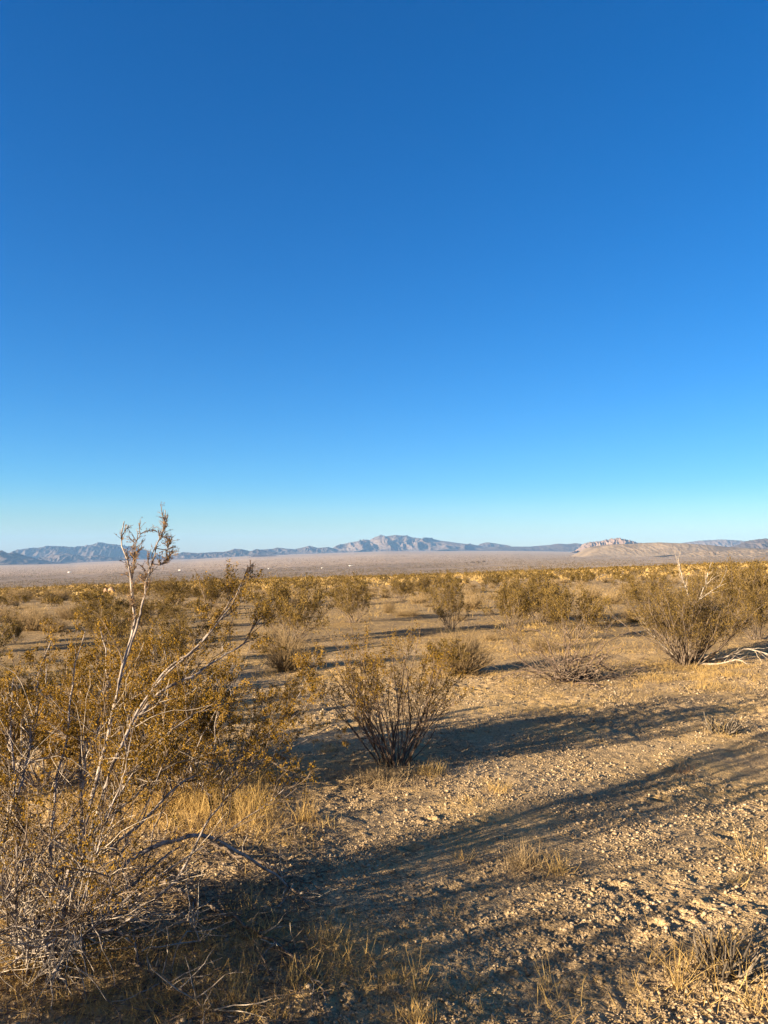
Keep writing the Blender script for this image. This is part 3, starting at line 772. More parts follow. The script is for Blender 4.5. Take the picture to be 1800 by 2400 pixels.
# bleached dead limbs of that bush
def dead_limbs(root, limbs, mat, name='dead_limb'):
    g = np.array(root.location)
    rng = np.random.default_rng(5)
    for px, y0, y1, w0, w1 in limbs:
        pth = photo_path(px, g[1] + y0, g[1] + y1, 20, rng, 0.010)
        V, F = tubes(pth[None], np.array([w0 / FPX * g[1] / 2]), np.array([w1 / FPX * g[1] / 2]), 5)
        p, T, _, _ = sample(pth[None], rng, 9, 0.3, 1)
        C = grow(rng, p, branch_dirs(rng, T, 0.3, 0.9, 0.05), rng.uniform(0.12, 0.4, 9), 5, 0.2)
        V2, F2 = tubes(C, np.full(9, w1 / FPX * g[1] / 2 * 0.8), np.full(9, 0.0015), 4)
        V, F = merge([(V, F), (V2, F2)])
        mesh_obj(name, V - g, F, M[mat], root)
dead_limbs(b5, [
    ([(1615, 1540), (1625, 1470), (1622, 1430), (1640, 1405), (1655, 1370), (1660, 1340), (1668, 1320)], 0, .1, 4.5, 1.8),
    ([(1625, 1440), (1612, 1390), (1600, 1355), (1592, 1320), (1590, 1310)], 0, .2, 3.5, 1.6),
    ([(1640, 1405), (1675, 1380), (1690, 1370)], 0, .1, 3.5, 2),
    ([(1650, 1550), (1700, 1540), (1745, 1520), (1790, 1530), (1820, 1540)], -.1, -.4, 5, 2.5),
    ([(1640, 1556), (1690, 1556), (1730, 1545), (1760, 1560), (1780, 1590)], -.2, -.6, 5, 2.5),
    ([(1590, 1545), (1540, 1500), (1510, 1460), (1525, 1450)], 0, -.2, 4, 2)], 'bark_pale')

# bare dead shrub between the sand and the right-hand bush
def dead_shrub(px, py, H, R, n, seed, label, name='dead_shrub', mat='bark_dark', mat2='bark_twig'):
    rng = np.random.default_rng(seed)
    g = on_ground(px, py)
    root = empty(name, g, 0, label, 'dead shrub')
    az = rng.uniform(0, 2 * math.pi, n); tilt = np.radians(82) * np.sqrt(rng.uniform(0, 1, n))
    D = np.stack([np.sin(tilt) * np.cos(az), np.sin(tilt) * np.sin(az), np.cos(tilt)], -1)
    L = (H * np.cos(tilt) + R * np.sin(tilt)) * rng.uniform(0.55, 1.1, n)
    p0 = rng.normal(0, 0.12 * R, (n, 3)); p0[:, 2] = -0.03
    S = grow(rng, p0, D, L, 8, 0.32, 0.0)
    p1, T1, i1, _ = sample(S, rng, n * 3, 0.3, 1)
    C = grow(rng, p1, branch_dirs(rng, T1, 0.4, 1.1, 0.05), L[i1] * rng.uniform(0.15, 0.4, n * 3), 5, 0.25)
    h = n // 2
    V, F = tubes(S[:h], rng.uniform(.008, .017, h), np.full(h, .004), 5)
    mesh_obj('branches', V, F, M[mat], root)
    V, F = merge([tubes(S[h:], rng.uniform(.004, .009, n - h), np.full(n - h, .002), 4), tubes(C, np.full(n * 3, .003), np.full(n * 3, .0012), 3)])
    mesh_obj('twigs', V, F, M[mat2], root)
    return root
dead_shrub(1340, 1592, 0.62, 1.05, 110, 31, 'leafless dead shrub with dark crooked branches lying low in dry grass')

# cut stumps
def stump(px, py, H, R, seed, label):
    rng = np.random.default_rng(seed)
    g = on_ground(px, py)
    root = empty('shrub_stump', g, 0, label, 'stump')
    n = 60
    az = rng.uniform(0, 2 * math.pi, n); tilt = np.radians(55) * np.sqrt(rng.uniform(0, 1, n))
    D = np.stack([np.sin(tilt) * np.cos(az) + 0.15, np.sin(tilt) * np.sin(az), np.cos(tilt)], -1)
    p0 = np.stack([np.cos(az), np.sin(az), 0 * az], -1) * (R * np.sqrt(rng.uniform(0, 1, n)))[:, None]; p0[:, 2] = -0.03
    S = grow(rng, p0, D, H * rng.uniform(0.45, 1.15, n), 5, 0.16)
    V, F = tubes(S, rng.uniform(.004, .011, n) * R / 0.1, rng.uniform(.001, .005, n) * R / 0.1, 5)
    mesh_obj('broken_stems', V, F, M['char'], root)
    m = 30
    az = rng.uniform(0, 2 * math.pi, m)
    D = np.stack([np.cos(az), np.sin(az), rng.uniform(0.2, 1.5, m)], -1)
    V, F = blades(rng, rng.normal(0, R, (m, 3)) * [1, 1, 0], D, rng.uniform(.4, 1.1, m) * H, np.full(m, .003))
    mesh_obj('dry_shoots', V, F, M['straw'], root, tint=rng.uniform(0, 1, m * 3))
    return root
stump(1690, 1716, 0.22, 0.10, 41, 'splintered shrub stump standing in the long shadow at the right edge')
stump(1700, 2268, 0.15, 0.085, 42, 'blackened shrub stump beside dry grass in the lower right corner')

# fallen branches on the ground
def fallen(px, w0, w1, label, seed, mat='bark_twig', lift=0.01):
    rng = np.random.default_rng(seed)
    pth = photo_path(px, lift, 0, 26, None, 0, True)
    pth[:, 2] += rng.uniform(0, 0.05, 26) * np.sin(np.linspace(0, math.pi, 26))
    g = pth[0].copy()
    V, F = tubes(pth[None], np.array([w0 / FPX * g[1] * 0.36]), np.array([w1 / FPX * g[1] * 0.36]), 7)
    p, T, _, _ = sample(pth[None], rng, 16, 0.2, 1)
    D = branch_dirs(rng, T, 0.4, 1.1, 0.12); D[:, 2] = np.abs(D[:, 2])
    C = grow(rng, p, D, rng.uniform(0.08, 0.35, 16), 6, 0.2, 0.0)
    C[:, :, 2] = np.maximum(C[:, :, 2], ground_z(C[:, :, 0], C[:, :, 1], False) + 0.004)
    root = empty('fallen_branch', g, 0, label, 'branch')
    mesh_obj('limb', V - g, F, M[mat], root, smooth=True)
    V, F = tubes(C, np.full(16, .0032), np.full(16, .0012), 4)
    mesh_obj('twigs', V - g, F, M['bark_pale'], root)
fallen([(355, 2050), (400, 2090), (445, 2122), (500, 2150), (545, 2172), (600, 2200), (660, 2228), (700, 2280), (770, 2340)], 15, 5, 'long crooked dead branch lying across the dark shade of the corner bush', 1)
fallen([(490, 1980), (560, 2020), (620, 2040), (680, 2090), (725, 2132)], 11, 5, 'grey dead branch lying at the sunlit edge of the corner bush shade', 2)
fallen([(300, 2262), (360, 2300), (400, 2345), (470, 2372), (540, 2400)], 9, 4, 'thin dead branch lying in dry grass at the bottom edge', 3)
fallen([(390, 2172), (432, 2190), (452, 2215), (470, 2240)], 8, 3, 'short forked dead stick beside the pale curved limb of the corner bush', 4, 'bark_pale', 0.05)

# ------------------------------------------------------------------ bushes of the scrub, as copies of a few kinds
def stash(root):                     # the first of each kind is moved to its first place, later ones are copies
    root['fresh'] = 1
    return root
def place(root, loc, rz, s, label, group=None):
    if 'fresh' in root:
        del root['fresh']
        root.location = loc; root.rotation_euler = (0, 0, rz); root.scale = s
        root['label'] = label
        if group: root['group'] = group
        return root
    return dup(root, loc, rz, s, label, group)

def fit(V, ref, W, H):
    """scale a bush so that its leaf or stem cloud REF is W wide and H tall"""
    w = 2 * np.percentile(np.hypot(ref[:, 0], ref[:, 1]), 94); h = np.percentile(ref[:, 2], 99)
    return V * np.array([W / w, W / w, H / h])
def kind_creosote(seed, H, **kw):
    rng = np.random.default_rng(seed)
    root = empty('creosote_bush', (0, 0, 0), 0, '', 'bush')
    w, f, tint, S = creosote_parts(rng, H, **kw)
    mesh_obj('branches', fit(w[0], f[0], 1.0, 1.0), w[1], M['bark_twig'], root)
    mesh_obj('foliage', fit(f[0], f[0], 1.0, 1.0), f[1], M['leaf_olive'], root, tint=tint)
    return stash(root)
def kind_tan(seed, H, R, n, r, k=3):
    rng = np.random.default_rng(seed)
    root = empty('bursage_bush', (0, 0, 0), 0, '', 'bush')
    n1 = n // 4
    V, F, tint = tan_bush_parts(rng, H, R, n, r, k)
    V = fit(V, V, 1.0, 1.0)
    mesh_obj('stems', V, F, M['tan_twig'], root, tint=tint)
    V, F, tint = tuft_parts(rng, n1, 0.32, 0.42, 75, r * 2.2, 0.5)
    mesh_obj('dry_grass_skirt', V, F, M['straw'], root, tint=tint)
    return stash(root)

MID = [kind_creosote(100 + i, 1.0, spread=s, n=n, k1=6, k2=6, leafz=(0.05, 0.42), nleaf=int(nl * 1.55), leaf=0.020, r0=0.009, sides=3, low=0.3, base=0.12, twig=(0.08, 0.2))
       for i, (s, n, nl) in enumerate([(52, 26, 5200), (62, 30, 6500), (45, 22, 4200), (56, 26, 5200), (60, 24, 900)])]
TAN = [kind_tan(120 + i, 0.6, R, 330, 0.0026) for i, R in enumerate([0.42, 0.5, 0.36])]

rngp = np.random.default_rng(99)
TAKEN = []
def hpx(px, py_base, py_top):
    g = on_ground(px, py_base)
    return g, (py_base - py_top) / FPX * g[1]
def put_creosote(px, pb, pt, wpx, label, kind):
    g, H = hpx(px, pb, pt)
    W = 1.05 * wpx / FPX * g[1]
    root = MID[kind]
    sx = W
    place(root, g, rngp.uniform(0, 6.28), (sx, sx, H), label)
    TAKEN.append((g[0], g[1], W / 2))
def put_tan(px, pb, pt, wpx, label, kind):
    g, H = hpx(px, pb, pt)
    W = wpx / FPX * g[1]
    root = TAN[kind]
    sx = W
    place(root, g, rngp.uniform(0, 6.28), (sx, sx, H), label)
    TAKEN.append((g[0], g[1], W / 2))

put_creosote(680, 1506, 1360, 180, 'wide dark olive creosote bush behind the pale round bush left of the sand', 1)
put_creosote(832, 1460, 1350, 112, 'upright creosote bush with a bare trunk behind the fan-shaped bush', 2)
put_creosote(1058, 1474, 1345, 105, 'slim grey-stemmed creosote bush above the tan bush in the middle', 2)
put_creosote(1205, 1482, 1352, 140, 'creosote bush with pale lower stems left of the low spreading one', 0)
put_creosote(1268, 1464, 1342, 150, 'leafy creosote bush between two others on the right of the sand', 3)
put_creosote(1345, 1496, 1376, 165, 'low spreading creosote bush standing in golden grass', 1)
put_creosote(1725, 1456, 1322, 180, 'creosote bush behind the grey-stemmed one at the right edge', 3)
make_creosote('creosote_bush', 1215, 1530, 0.62, 'small sparse creosote sprig below the pale-stemmed bush', 26, 'bark_twig', 'leaf_olive', spread=45, n=12, k1=4, k2=5, nleaf=900, leaf=0.016, r0=0.006)
put_creosote(1525, 1440, 1342, 120, 'creosote bush just left of the bleached dead branches', 0)
put_creosote(500, 1425, 1352, 130, 'creosote bush seen through the tips of the large corner bush', 1)
put_creosote(400, 1420, 1355, 120, 'creosote bush behind the tall sprig of the corner bush', 3)
put_creosote(940, 1408, 1350, 80, 'small creosote bush left of the slim grey-stemmed one', 0)
put_creosote(1005, 1395, 1345, 90, 'far creosote bush in the gap above the slim grey-stemmed one', 3)
put_creosote(1775, 1500, 1370, 120, 'sparse twiggy creosote bush cut off by the right edge', 2)
put_creosote(-120, 1640, 1470, 300, 'creosote bush beyond the left edge of the sand', 1)
put_creosote(-330, 1760, 1560, 420, 'broad creosote bush outside the left edge, casting a long shadow', 3)
put_creosote(-90, 1530, 1420, 190, 'creosote bush half outside the left edge', 0)
put_creosote(250, 1520, 1425, 150, 'creosote bush hidden behind the left golden bush', 1)
put_creosote(430, 1560, 1440, 170, 'creosote bush hidden behind the dense golden bush', 3)
put_creosote(45, 1712, 1560, 210, 'narrow creosote bush at the left edge behind the golden one', 2)
put_creosote(200, 1650, 1520, 170, 'creosote bush between the left golden bush and the dense one', 0)
put_creosote(330, 1610, 1470, 150, 'creosote bush showing through the middle of the corner bush', 2)
def outside(x, y, H, label, seed, nleaf):
    rng = np.random.default_rng(seed)
    root = empty('creosote_bush', (x, y, float(ground_z(x, y, False)) - 0.02), 0, label, 'bush')
    w, f, tint, S = creosote_parts(rng, H, spread=50, n=24, k1=5, k2=5, nleaf=nleaf, leaf=0.017, r0=0.009, base=0.13, leafz=(0.15, 0.5))
    mesh_obj('branches', w[0], w[1], M['bark_twig'], root)
    mesh_obj('foliage', f[0], f[1], M['leaf'], root, tint=tint)
outside(-2.6, 1.6, 1.0, 'creosote bush just outside the lower left corner, shading the bottom of the picture', 91, 8500)
outside(-3.5, 1.0, 1.15, 'creosote bush farther outside the lower left corner', 92, 7000)
for x_, y_, h_ in [(-3.7, 5.4, 0.9), (-4.5, 7.2, 1.05), (-5.3, 8.6, 0.9), (-6.0, 10.2, 1.1), (-7.0, 11.4, 1.2), (-7.7, 13.4, 1.0), (-9.0, 15.2, 1.25), (-10.2, 17.6, 1.2), (-11.8, 20.5, 1.3)]:
    place(MID[len(TAKEN) % 4], (x_, y_, float(ground_z(x_, y_, False)) - 0.03), rngp.uniform(0, 6.28), (h_ * 0.85, h_ * 0.85, h_),
          'creosote bush of the row beyond the left edge, casting long shadow stripes', 'creosote bushes beyond the left edge')
    TAKEN.append((x_, y_, 0.6))
put_tan(675, 1572, 1482, 118, 'pale straw-coloured round bush beside the dense golden bush', 0)
put_tan(1085, 1578, 1478, 150, 'tan bushy shrub with greenish foot above the fan-shaped bush', 1)
put_tan(75, 1478, 1418, 100, 'round tan bush on open sand near the left edge', 1)
put_tan(45, 1412, 1378, 75, 'pale tan bush behind the round one at the left edge', 0)
put_tan(165, 1452, 1418, 70, 'low tan bush right of the round one at the left', 2)
put_tan(140, 1408, 1380, 80, 'flat tan bush in the left distance', 0)
put_tan(1108, 1428, 1388, 52, 'small tan bush right of the slim grey-stemmed creosote', 2)
put_tan(1490, 1408, 1368, 56, 'upright straw tuft bush on the far right of the sand', 0)
put_tan(1438, 1412, 1380, 50, 'greyish tan bush left of the upright straw bush', 1)
put_tan(1385, 1408, 1372, 62, 'dull tan bush with a dark foot right of the leafy creosote', 2)
put_tan(1755, 1410, 1352, 95, 'golden tan bush behind the right edge creosote', 1)
put_tan(1690, 1400, 1358, 60, 'tan bush behind the tip of the bleached branches', 0)
put_tan(635, 1530, 1470, 80, 'greyish twiggy bush at the foot of the wide dark olive creosote', 1)

# the scrub belt: nearest bushes are individuals, the farther ones one mass
def scatter(n, ymin, ymax, spacing, seed, umax=0.62):
    r = np.random.default_rng(seed)
    pts = []
    cell = {}
    y = np.sqrt(r.uniform(ymin ** 2, ymax ** 2, n)); u = r.uniform(-umax, umax, n)
    x = u * y
    keep = []
    for i in range(n):
        sp = spacing
        k = (int(x[i] / sp), int(y[i] / sp))
        ok = True
        for a in (-1, 0, 1):
            for b in (-1, 0, 1):
                for (qx, qy) in cell.get((k[0] + a, k[1] + b), ()):
                    if (qx - x[i]) ** 2 + (qy - y[i]) ** 2 < sp * sp: ok = False
        if ok:
            cell.setdefault(k, []).append((x[i], y[i])); keep.append(i)
    return x[keep], y[keep]

def clear_of(x, y, m):
    return all((x - a) ** 2 + (y - b) ** 2 > (r + m) ** 2 for a, b, r in TAKEN)

def far_kind(seed, tan, nl=1500):
    rng = np.random.default_rng(seed)
    if not tan:
        w, f, tint, S = creosote_parts(rng, 1.0, spread=60, n=14, k1=4, k2=4, leafz=(0.1, 0.4), nleaf=nl, leaf=0.052, r0=0.012, sides=3, low=0.3, base=0.12, twig=(0.1, 0.22))
        V, F = merge([w, f]); mi = np.concatenate([np.zeros(len(w[1])), np.ones(len(f[1]))])
        t = np.concatenate([np.full(len(w[1]), .5), tint])
        o = mesh_obj('creosote_bush', V, F, [M['bark_grey'], M['leaf_olive']], tint=t, midx=mi)
    else:
        V, F, t = tan_bush_parts(rng, 0.6, 0.5, 120, 0.006, 2)
        o = mesh_obj('bursage_bush', V, F, M['tan_twig'], tint=t)
    o['category'] = 'bush'
    return stash(o)
FARK = [far_kind(140 + i, False, q) for i, q in enumerate([1500, 1900, 1200, 1600, 450])]
FART = [far_kind(150 + i, True) for i in range(3)]

def tiny_bushes(xs, ys, hs, rng, n, leafsize, mat, name, label, flat=1.25, low=0.0):
    N = len(xs)
    z = ground_z(xs, ys, False)
    q = unit(rng.normal(0, 1, (N, n, 3))) * rng.uniform(0.35, 1, (N, n, 1)) ** 0.6
    q[..., 2] = np.abs(q[..., 2])
    C = np.stack([xs, ys, z], -1)[:, None, :] + q * hs[:, None, None] * np.array([flat * 0.6, flat * 0.6, 1.0])
    C = C.reshape(-1, 3)
    V, F = leaves(rng, C, 1.0, 0.8)
    V = (V.reshape(-1, 4, 3) - C[:, None, :]) * (np.repeat(hs, n) * leafsize)[:, None, None] + C[:, None, :]
    tint = np.clip(np.repeat(rng.normal(0.5, 0.2, N), n) + rng.normal(0, 0.18, N * n), 0, 1)
    o = mesh_obj(name, V.reshape(-1, 3), F, M[mat], tint=tint)
    return tag(o, label, None, None, 'stuff')

def belt():
    rng = np.random.default_rng(5)
    x, y = scatter(12000, 19.5, 350, 3.5, 1)
    order = np.argsort(y); x, y = x[order], y[order]
    dens = perlin(x / 22, y / 22, 8)
    keep = dens > -0.22
    x, y = x[keep], y[keep]
    k = 0; far = []
    for a, b in zip(x, y):
        if not clear_of(a, b, 0.5): continue
        if -0.13 < a / b < 0.15 and b < 38: continue
        near_n = 300 - 24
        if k < near_n:
            h = rng.uniform(0.6, 1.3); w = h * rng.uniform(0.65, 1.45)
            z = float(ground_z(a, b, False))
            place(FARK[k % 5] if b > 34 else MID[k % 5], (a, b, z - 0.03), rng.uniform(0, 6.28), (w * (1 if b > 34 else 1.25), w * (1 if b > 34 else 1.25), h * (1 if b > 34 else 0.85)),
                  'olive creosote bush, one of many alike in the scrub beyond the open sand', 'creosote bushes of the scrub beyond the sand')
            k += 1
        else:
            far.append((a, b))
    far = np.array(far)
    tiny_bushes(far[:, 0], far[:, 1], rng.uniform(0.7, 1.4, len(far)), rng, 80, 0.22, 'leaf_olive', 'distant_scrub', 'olive scrub running together towards the edge of the bench')
    # tan bushes between them
    x, y = scatter(16000, 12, 330, 2.4, 2)
    order = np.argsort(y); x, y = x[order], y[order]
    keep = perlin(x / 14 + 40, y / 14, 18) > -0.45
    x, y = x[keep], y[keep]
    k = 0; far = []
    for a, b in zip(x, y):
        if not (clear_of(a, b, 0.3) and (b > 20 or abs(a / b - 0.32) < 0.22 and b > 13 or b > 16 and a / b < -0.3)): continue
        if k < 290:
            h = rng.uniform(0.18, 0.55) * (0.7 if b < 20 else 1); w = rng.uniform(0.55, 1.2) * (0.6 if b < 20 else 1)
            z = float(ground_z(a, b, False))
            place(FART[k % 3] if b > 34 else TAN[k % 3], (a, b, z - 0.02), rng.uniform(0, 6.28), (w, w, h / 0.6 if b > 34 else h),
                  'low tan bush, one of many alike between the olive bushes', 'tan bushes of the scrub beyond the sand')
            k += 1
        else:
            far.append((a, b))
    far = np.array(far)
    tiny_bushes(far[:, 0], far[:, 1], rng.uniform(0.3, 0.7, len(far)), rng, 60, 0.35, 'straw', 'distant_dry_scrub', 'pale dry scrub running together between the olive scrub', 1.9)
    # scrub dots of the plain below
    N = 42000
    yy = np.exp(rng.uniform(math.log(900), math.log(4200), N)); xx = rng.uniform(-0.6, 0.6, N) * yy
    keep = perlin(xx / 160, yy / 260, 33) > -0.3
    xx, yy = xx[keep], yy[keep]
    tiny_bushes(xx, yy, rng.uniform(0.5, 1.2, len(xx)) * (1 + yy / 7000), rng, 8, 0.7, 'leaf_olive', 'plain_scrub', 'dots of scrub across the wide plain')
belt()

# ------------------------------------------------------------------ grass
def tuft(px, py, H, R, n, label, seed, spread=55, w=0.0026, mat='straw', base_r=0.35):
    rng = np.random.default_rng(seed)
    g = on_ground(px, py)
    V, F, t = tuft_parts(rng, n, H, R, spread, w, base_r)
    return tag(mesh_obj('grass_tuft', V, F, M[mat], tint=t, loc=g), label, 'grass tuft')

tuft(718, 1925, 0.24, 0.10, 110, 'tall upright golden grass tuft right of the dense golden bush', 1, 38)
tuft(770, 1940, 0.13, 0.12, 50, 'short grass tuft at the right foot of the tall upright one', 2)
tuft(1170, 1858, 0.17, 0.16, 110, 'thin golden grass tuft below the shadow of the fan-shaped bush', 3, 70)
tuft(1100, 1880, 0.08, 0.13, 80, 'flat curled grass patch left of the thin golden tuft', 4, 80)
tuft(1235, 2030, 0.16, 0.16, 260, 'dark-centred spiky grass clump in the middle of the foreground shadow', 5, 76, 0.0026, 'tan_twig')
tuft(1310, 2045, 0.15, 0.10, 90, 'small spiky grass clump touching the right of the dark-centred one', 6, 60)
tuft(1090, 2015, 0.13, 0.09, 34, 'few thin grass stalks left of the dark-centred clump', 7, 60)
tuft(1775, 2010, 0.22, 0.14, 40, 'sprawling straw stalks at the right edge above the lower shadow', 8, 65)
tuft(1730, 2075, 0.12, 0.08, 26, 'forked straw sprig below the sprawling stalks at the right edge', 9, 55)
tuft(1590, 2310, 0.24, 0.05, 42, 'tall straw tuft left of the blackened stump', 10, 40, 0.002)
tuft(1690, 2225, 0.15, 0.13, 60, 'curly golden grass growing behind the blackened stump', 11, 70)
tuft(1640, 2300, 0.07, 0.2, 110, 'matted dry grass around the foot of the blackened stump', 12, 85)
tuft(1520, 2262, 0.20, 0.05, 10, 'single tall bent straw stalks left of the tall straw tuft', 13, 40, 0.003)
tuft(1285, 2310, 0.16, 0.04, 20, 'upright straw tuft on gravel near the bottom edge', 14, 45)
tuft(1310, 2350, 0.12, 0.14, 36, 'sprawled straw below the upright tuft near the bottom edge', 15, 80)
tuft(975, 2320, 0.17, 0.04, 22, 'slender straw tuft left of the gravel near the bottom edge', 16, 40)
tuft(985, 2395, 0.12, 0.09, 80, 'dense straw tuft cut by the bottom edge', 17, 55)
tuft(925, 2300, 0.08, 0.07, 70, 'short feathery straw tuft beside the slender one', 18, 50)
tuft(1780, 2360, 0.18, 0.12, 60, 'twisted straw stalks in the bottom right corner', 19, 65)
tuft(1600, 1812, 0.13, 0.16, 60, 'low reddish twig clump on the sunlit sand right of the middle', 20, 68, 0.003, 'leaf_dry')
tuft(1705, 1728, 0.07, 0.13, 70, 'green-tinged grass ring around the splintered stump', 21, 80)
tuft(890, 1830, 0.16, 0.34, 620, 'matted brown grass skirt under the fan-shaped bush', 22, 75, 0.0026, 'tan_twig')
tuft(1010, 1815, 0.15, 0.22, 260, 'dry curled grass right of the fan-shaped bush foot', 23, 80)
tuft(770, 1762, 0.12, 0.13, 110, 'sunlit pale grass left of the fan-shaped bush foot', 24, 65)
tuft(560, 2350, 0.20, 0.08, 34, 'tall golden stalks at the bottom edge in the bush shade', 25, 45)
tuft(655, 2390, 0.16, 0.08, 40, 'golden tuft at the bottom edge right of the tall stalks', 26, 45)
tuft(690, 2300, 0.14, 0.08, 40, 'golden tuft beside the end of the long dead branch', 27, 50)
tuft(780, 2210, 0.12, 0.14, 90, 'thin shaded grass right of the long dead branch', 28, 60)
tuft(630, 2190, 0.16, 0.06, 36, 'pale wispy grass in the dark shade of the corner bush', 29, 45)
tuft(1050, 2140, 0.07, 0.09, 40, 'tiny grass sprout in the shadow left of the gravel', 30, 60)

def grass_mat_patch(rng, px0, px1, py0, py1, n, H, w, tilt=(0.2, 1.4), clump=0.0):
    """fallen dry grass on a patch of ground given by its corners in the photo"""
    c = np.array([on_ground(a, b) for a, b in ((px0, py0), (px1, py0), (px0, py1), (px1, py1))])
    s = rng.beta(1.6, 1.6, (n, 2))
    p = (c[0] * (1 - s[:, :1]) + c[1] * s[:, :1]) * (1 - s[:, 1:]) + (c[2] * (1 - s[:, :1]) + c[3] * s[:, :1]) * s[:, 1:]
    keep = 0.6 * perlin(p[:, 0] * 4, p[:, 1] * 4, 3) + 0.8 * perlin(p[:, 0] * 1.3, p[:, 1] * 1.3, 4) + rng.normal(0, 0.18, n) > clump
    p = p[keep]
    p[:, 2] = ground_z(p[:, 0], p[:, 1], False) - 0.005
    m = len(p)
    az = rng.uniform(0, 2 * math.pi, m); tl = rng.uniform(tilt[0], tilt[1], m)
    D = np.stack([np.sin(tl) * np.cos(az), np.sin(tl) * np.sin(az), np.cos(tl)], -1)
    V, F = blades(rng, p, D, H * rng.uniform(0.4, 1.2, m), w * rng.uniform(0.6, 1.3, m))
    return V, F, np.clip(np.repeat(rng.normal(0.5, 0.25, m), 3), 0, 1)

def grass_litter():
    rng = np.random.default_rng(17)
    parts, tints = [], []
    for a in [(-40, 620, 2170, 2420, 5200, 0.105, 0.002, (0.2, 1.45), -0.5), (-40, 300, 2060, 2300, 2400, 0.12, 0.0022, (0.2, 1.45), -0.5), (560, 1000, 2230, 2420, 900, 0.10, 0.002, (0.2, 1.4), -0.2), (130, 660, 1960, 2260, 2400, 0.13, 0.0024), (280, 660, 1780, 1970, 6500, 0.18, 0.003, (0.1, 1.2), -0.3), (-20, 330, 1800, 2060, 2600, 0.15, 0.003),
              (560, 900, 2150, 2420, 1100, 0.11, 0.0022), (560, 760, 1900, 2030, 700, 0.09, 0.0022),
              (1080, 1560, 1560, 1680, 8000, 0.075, 0.0032), (1480, 1800, 1555, 1625, 5200, 0.12, 0.0035, (0.1, 1.2)), (1120, 1420, 1480, 1560, 1800, 0.13, 0.006), (1150, 1420, 1455, 1490, 1700, 0.18, 0.007, (0.1, 1.0)),
              (740, 900, 1430, 1470, 900, 0.14, 0.007), (590, 740, 1555, 1600, 900, 0.13, 0.005), (1000, 1180, 1565, 1600, 700, 0.12, 0.005), (1380, 1800, 1440, 1500, 1200, 0.14, 0.008),
              (1480, 1800, 2180, 2400, 650, 0.10, 0.002), (900, 1500, 2280, 2420, 420, 0.09, 0.002), (900, 1800, 1840, 2120, 1500, 0.06, 0.0018, (1.15, 1.56), -0.1), (900, 1800, 2100, 2420, 2200, 0.05, 0.0016, (1.15, 1.56), -0.1), (640, 1800, 1650, 1860, 2600, 0.06, 0.0024, (1.1, 1.56), 0.0), (640, 1100, 1700, 1800, 500, 0.08, 0.003), (1000, 1800, 1650, 1850, 600, 0.07, 0.0026),
              (600, 1800, 1375, 1450, 15000, 0.20, 0.011, (0.1, 0.9), -0.15), (600, 1500, 1440, 1530, 5000, 0.10, 0.006), (1100, 1800, 1500, 1580, 6500, 0.10, 0.0042, (0.2, 1.3), -0.1), (660, 1150, 1530, 1640, 1500, 0.07, 0.004), (0, 600, 1400, 1480, 3000, 0.2, 0.011, (0.1, 0.9)), (0, 300, 1480, 1620, 900, 0.12, 0.006)]:
        V, F, t = grass_mat_patch(rng, *a[:7], *a[7:])
        parts.append((V, F)); tints.append(t)
    V, F = merge(parts)
    tag(mesh_obj('dry_grass', V, F, M['straw'], tint=np.concatenate(tints)), 'dry golden grass and straw litter lying over the sand', None, None, 'stuff')
grass_litter()

def twig_litter():
    rng = np.random.default_rng(23)
    parts = []
    for px0, px1, py0, py1, n, L, w in [(-40, 760, 1960, 2420, 1500, 0.16, 0.0042), (500, 1000, 1850, 2300, 420, 0.10, 0.0034), (780, 1120, 1740, 1850, 300, 0.12, 0.004),
                                       (1000, 1800, 1660, 2400, 520, 0.08, 0.003), (1200, 1800, 1540, 1640, 420, 0.18, 0.007), (640, 1400, 1420, 1640, 420, 0.15, 0.007)]:
        c = np.array([on_ground(a, b) for a, b in ((px0, py0), (px1, py0), (px0, py1), (px1, py1))])
        q = rng.uniform(0, 1, (n, 2))
        p = (c[0] * (1 - q[:, :1]) + c[1] * q[:, :1]) * (1 - q[:, 1:]) + (c[2] * (1 - q[:, :1]) + c[3] * q[:, :1]) * q[:, 1:]
        p[:, 2] = ground_z(p[:, 0], p[:, 1], False) + 0.006
        az = rng.uniform(0, 2 * math.pi, n)
        D = np.stack([np.cos(az), np.sin(az), rng.uniform(-0.02, 0.25, n)], -1)
        S = grow(rng, p, D, L * rng.uniform(0.3, 1.6, n), 5, 0.16, 0.0)
        parts.append(tubes(S, w * 0.5 * rng.uniform(0.5, 1.4, n), np.full(n, w * 0.2), 4))
    V, F = merge(parts)
    tag(mesh_obj('twig_litter', V, F, M['bark_twig']), 'dead twigs scattered over the ground under the bushes', None, None, 'stuff')
twig_litter()

# ------------------------------------------------------------------ gravel and stones
ICO_V = None
def ico():
    t = (1 + 5 ** 0.5) / 2
    v = np.array([(-1, t, 0), (1, t, 0), (-1, -t, 0), (1, -t, 0), (0, -1, t), (0, 1, t), (0, -1, -t), (0, 1, -t), (t, 0, -1), (t, 0, 1), (-t, 0, -1), (-t, 0, 1)], float)
    f = np.array([(0, 11, 5), (0, 5, 1), (0, 1, 7), (0, 7, 10), (0, 10, 11), (1, 5, 9), (5, 11, 4), (11, 10, 2), (10, 7, 6), (7, 1, 8), (3, 9, 4), (3, 4, 2), (3, 2, 6), (3, 6, 8), (3, 8, 9), (4, 9, 5), (2, 4, 11), (6, 2, 10), (8, 6, 7), (9, 8, 1)])
    return v / np.linalg.norm(v[0]), f

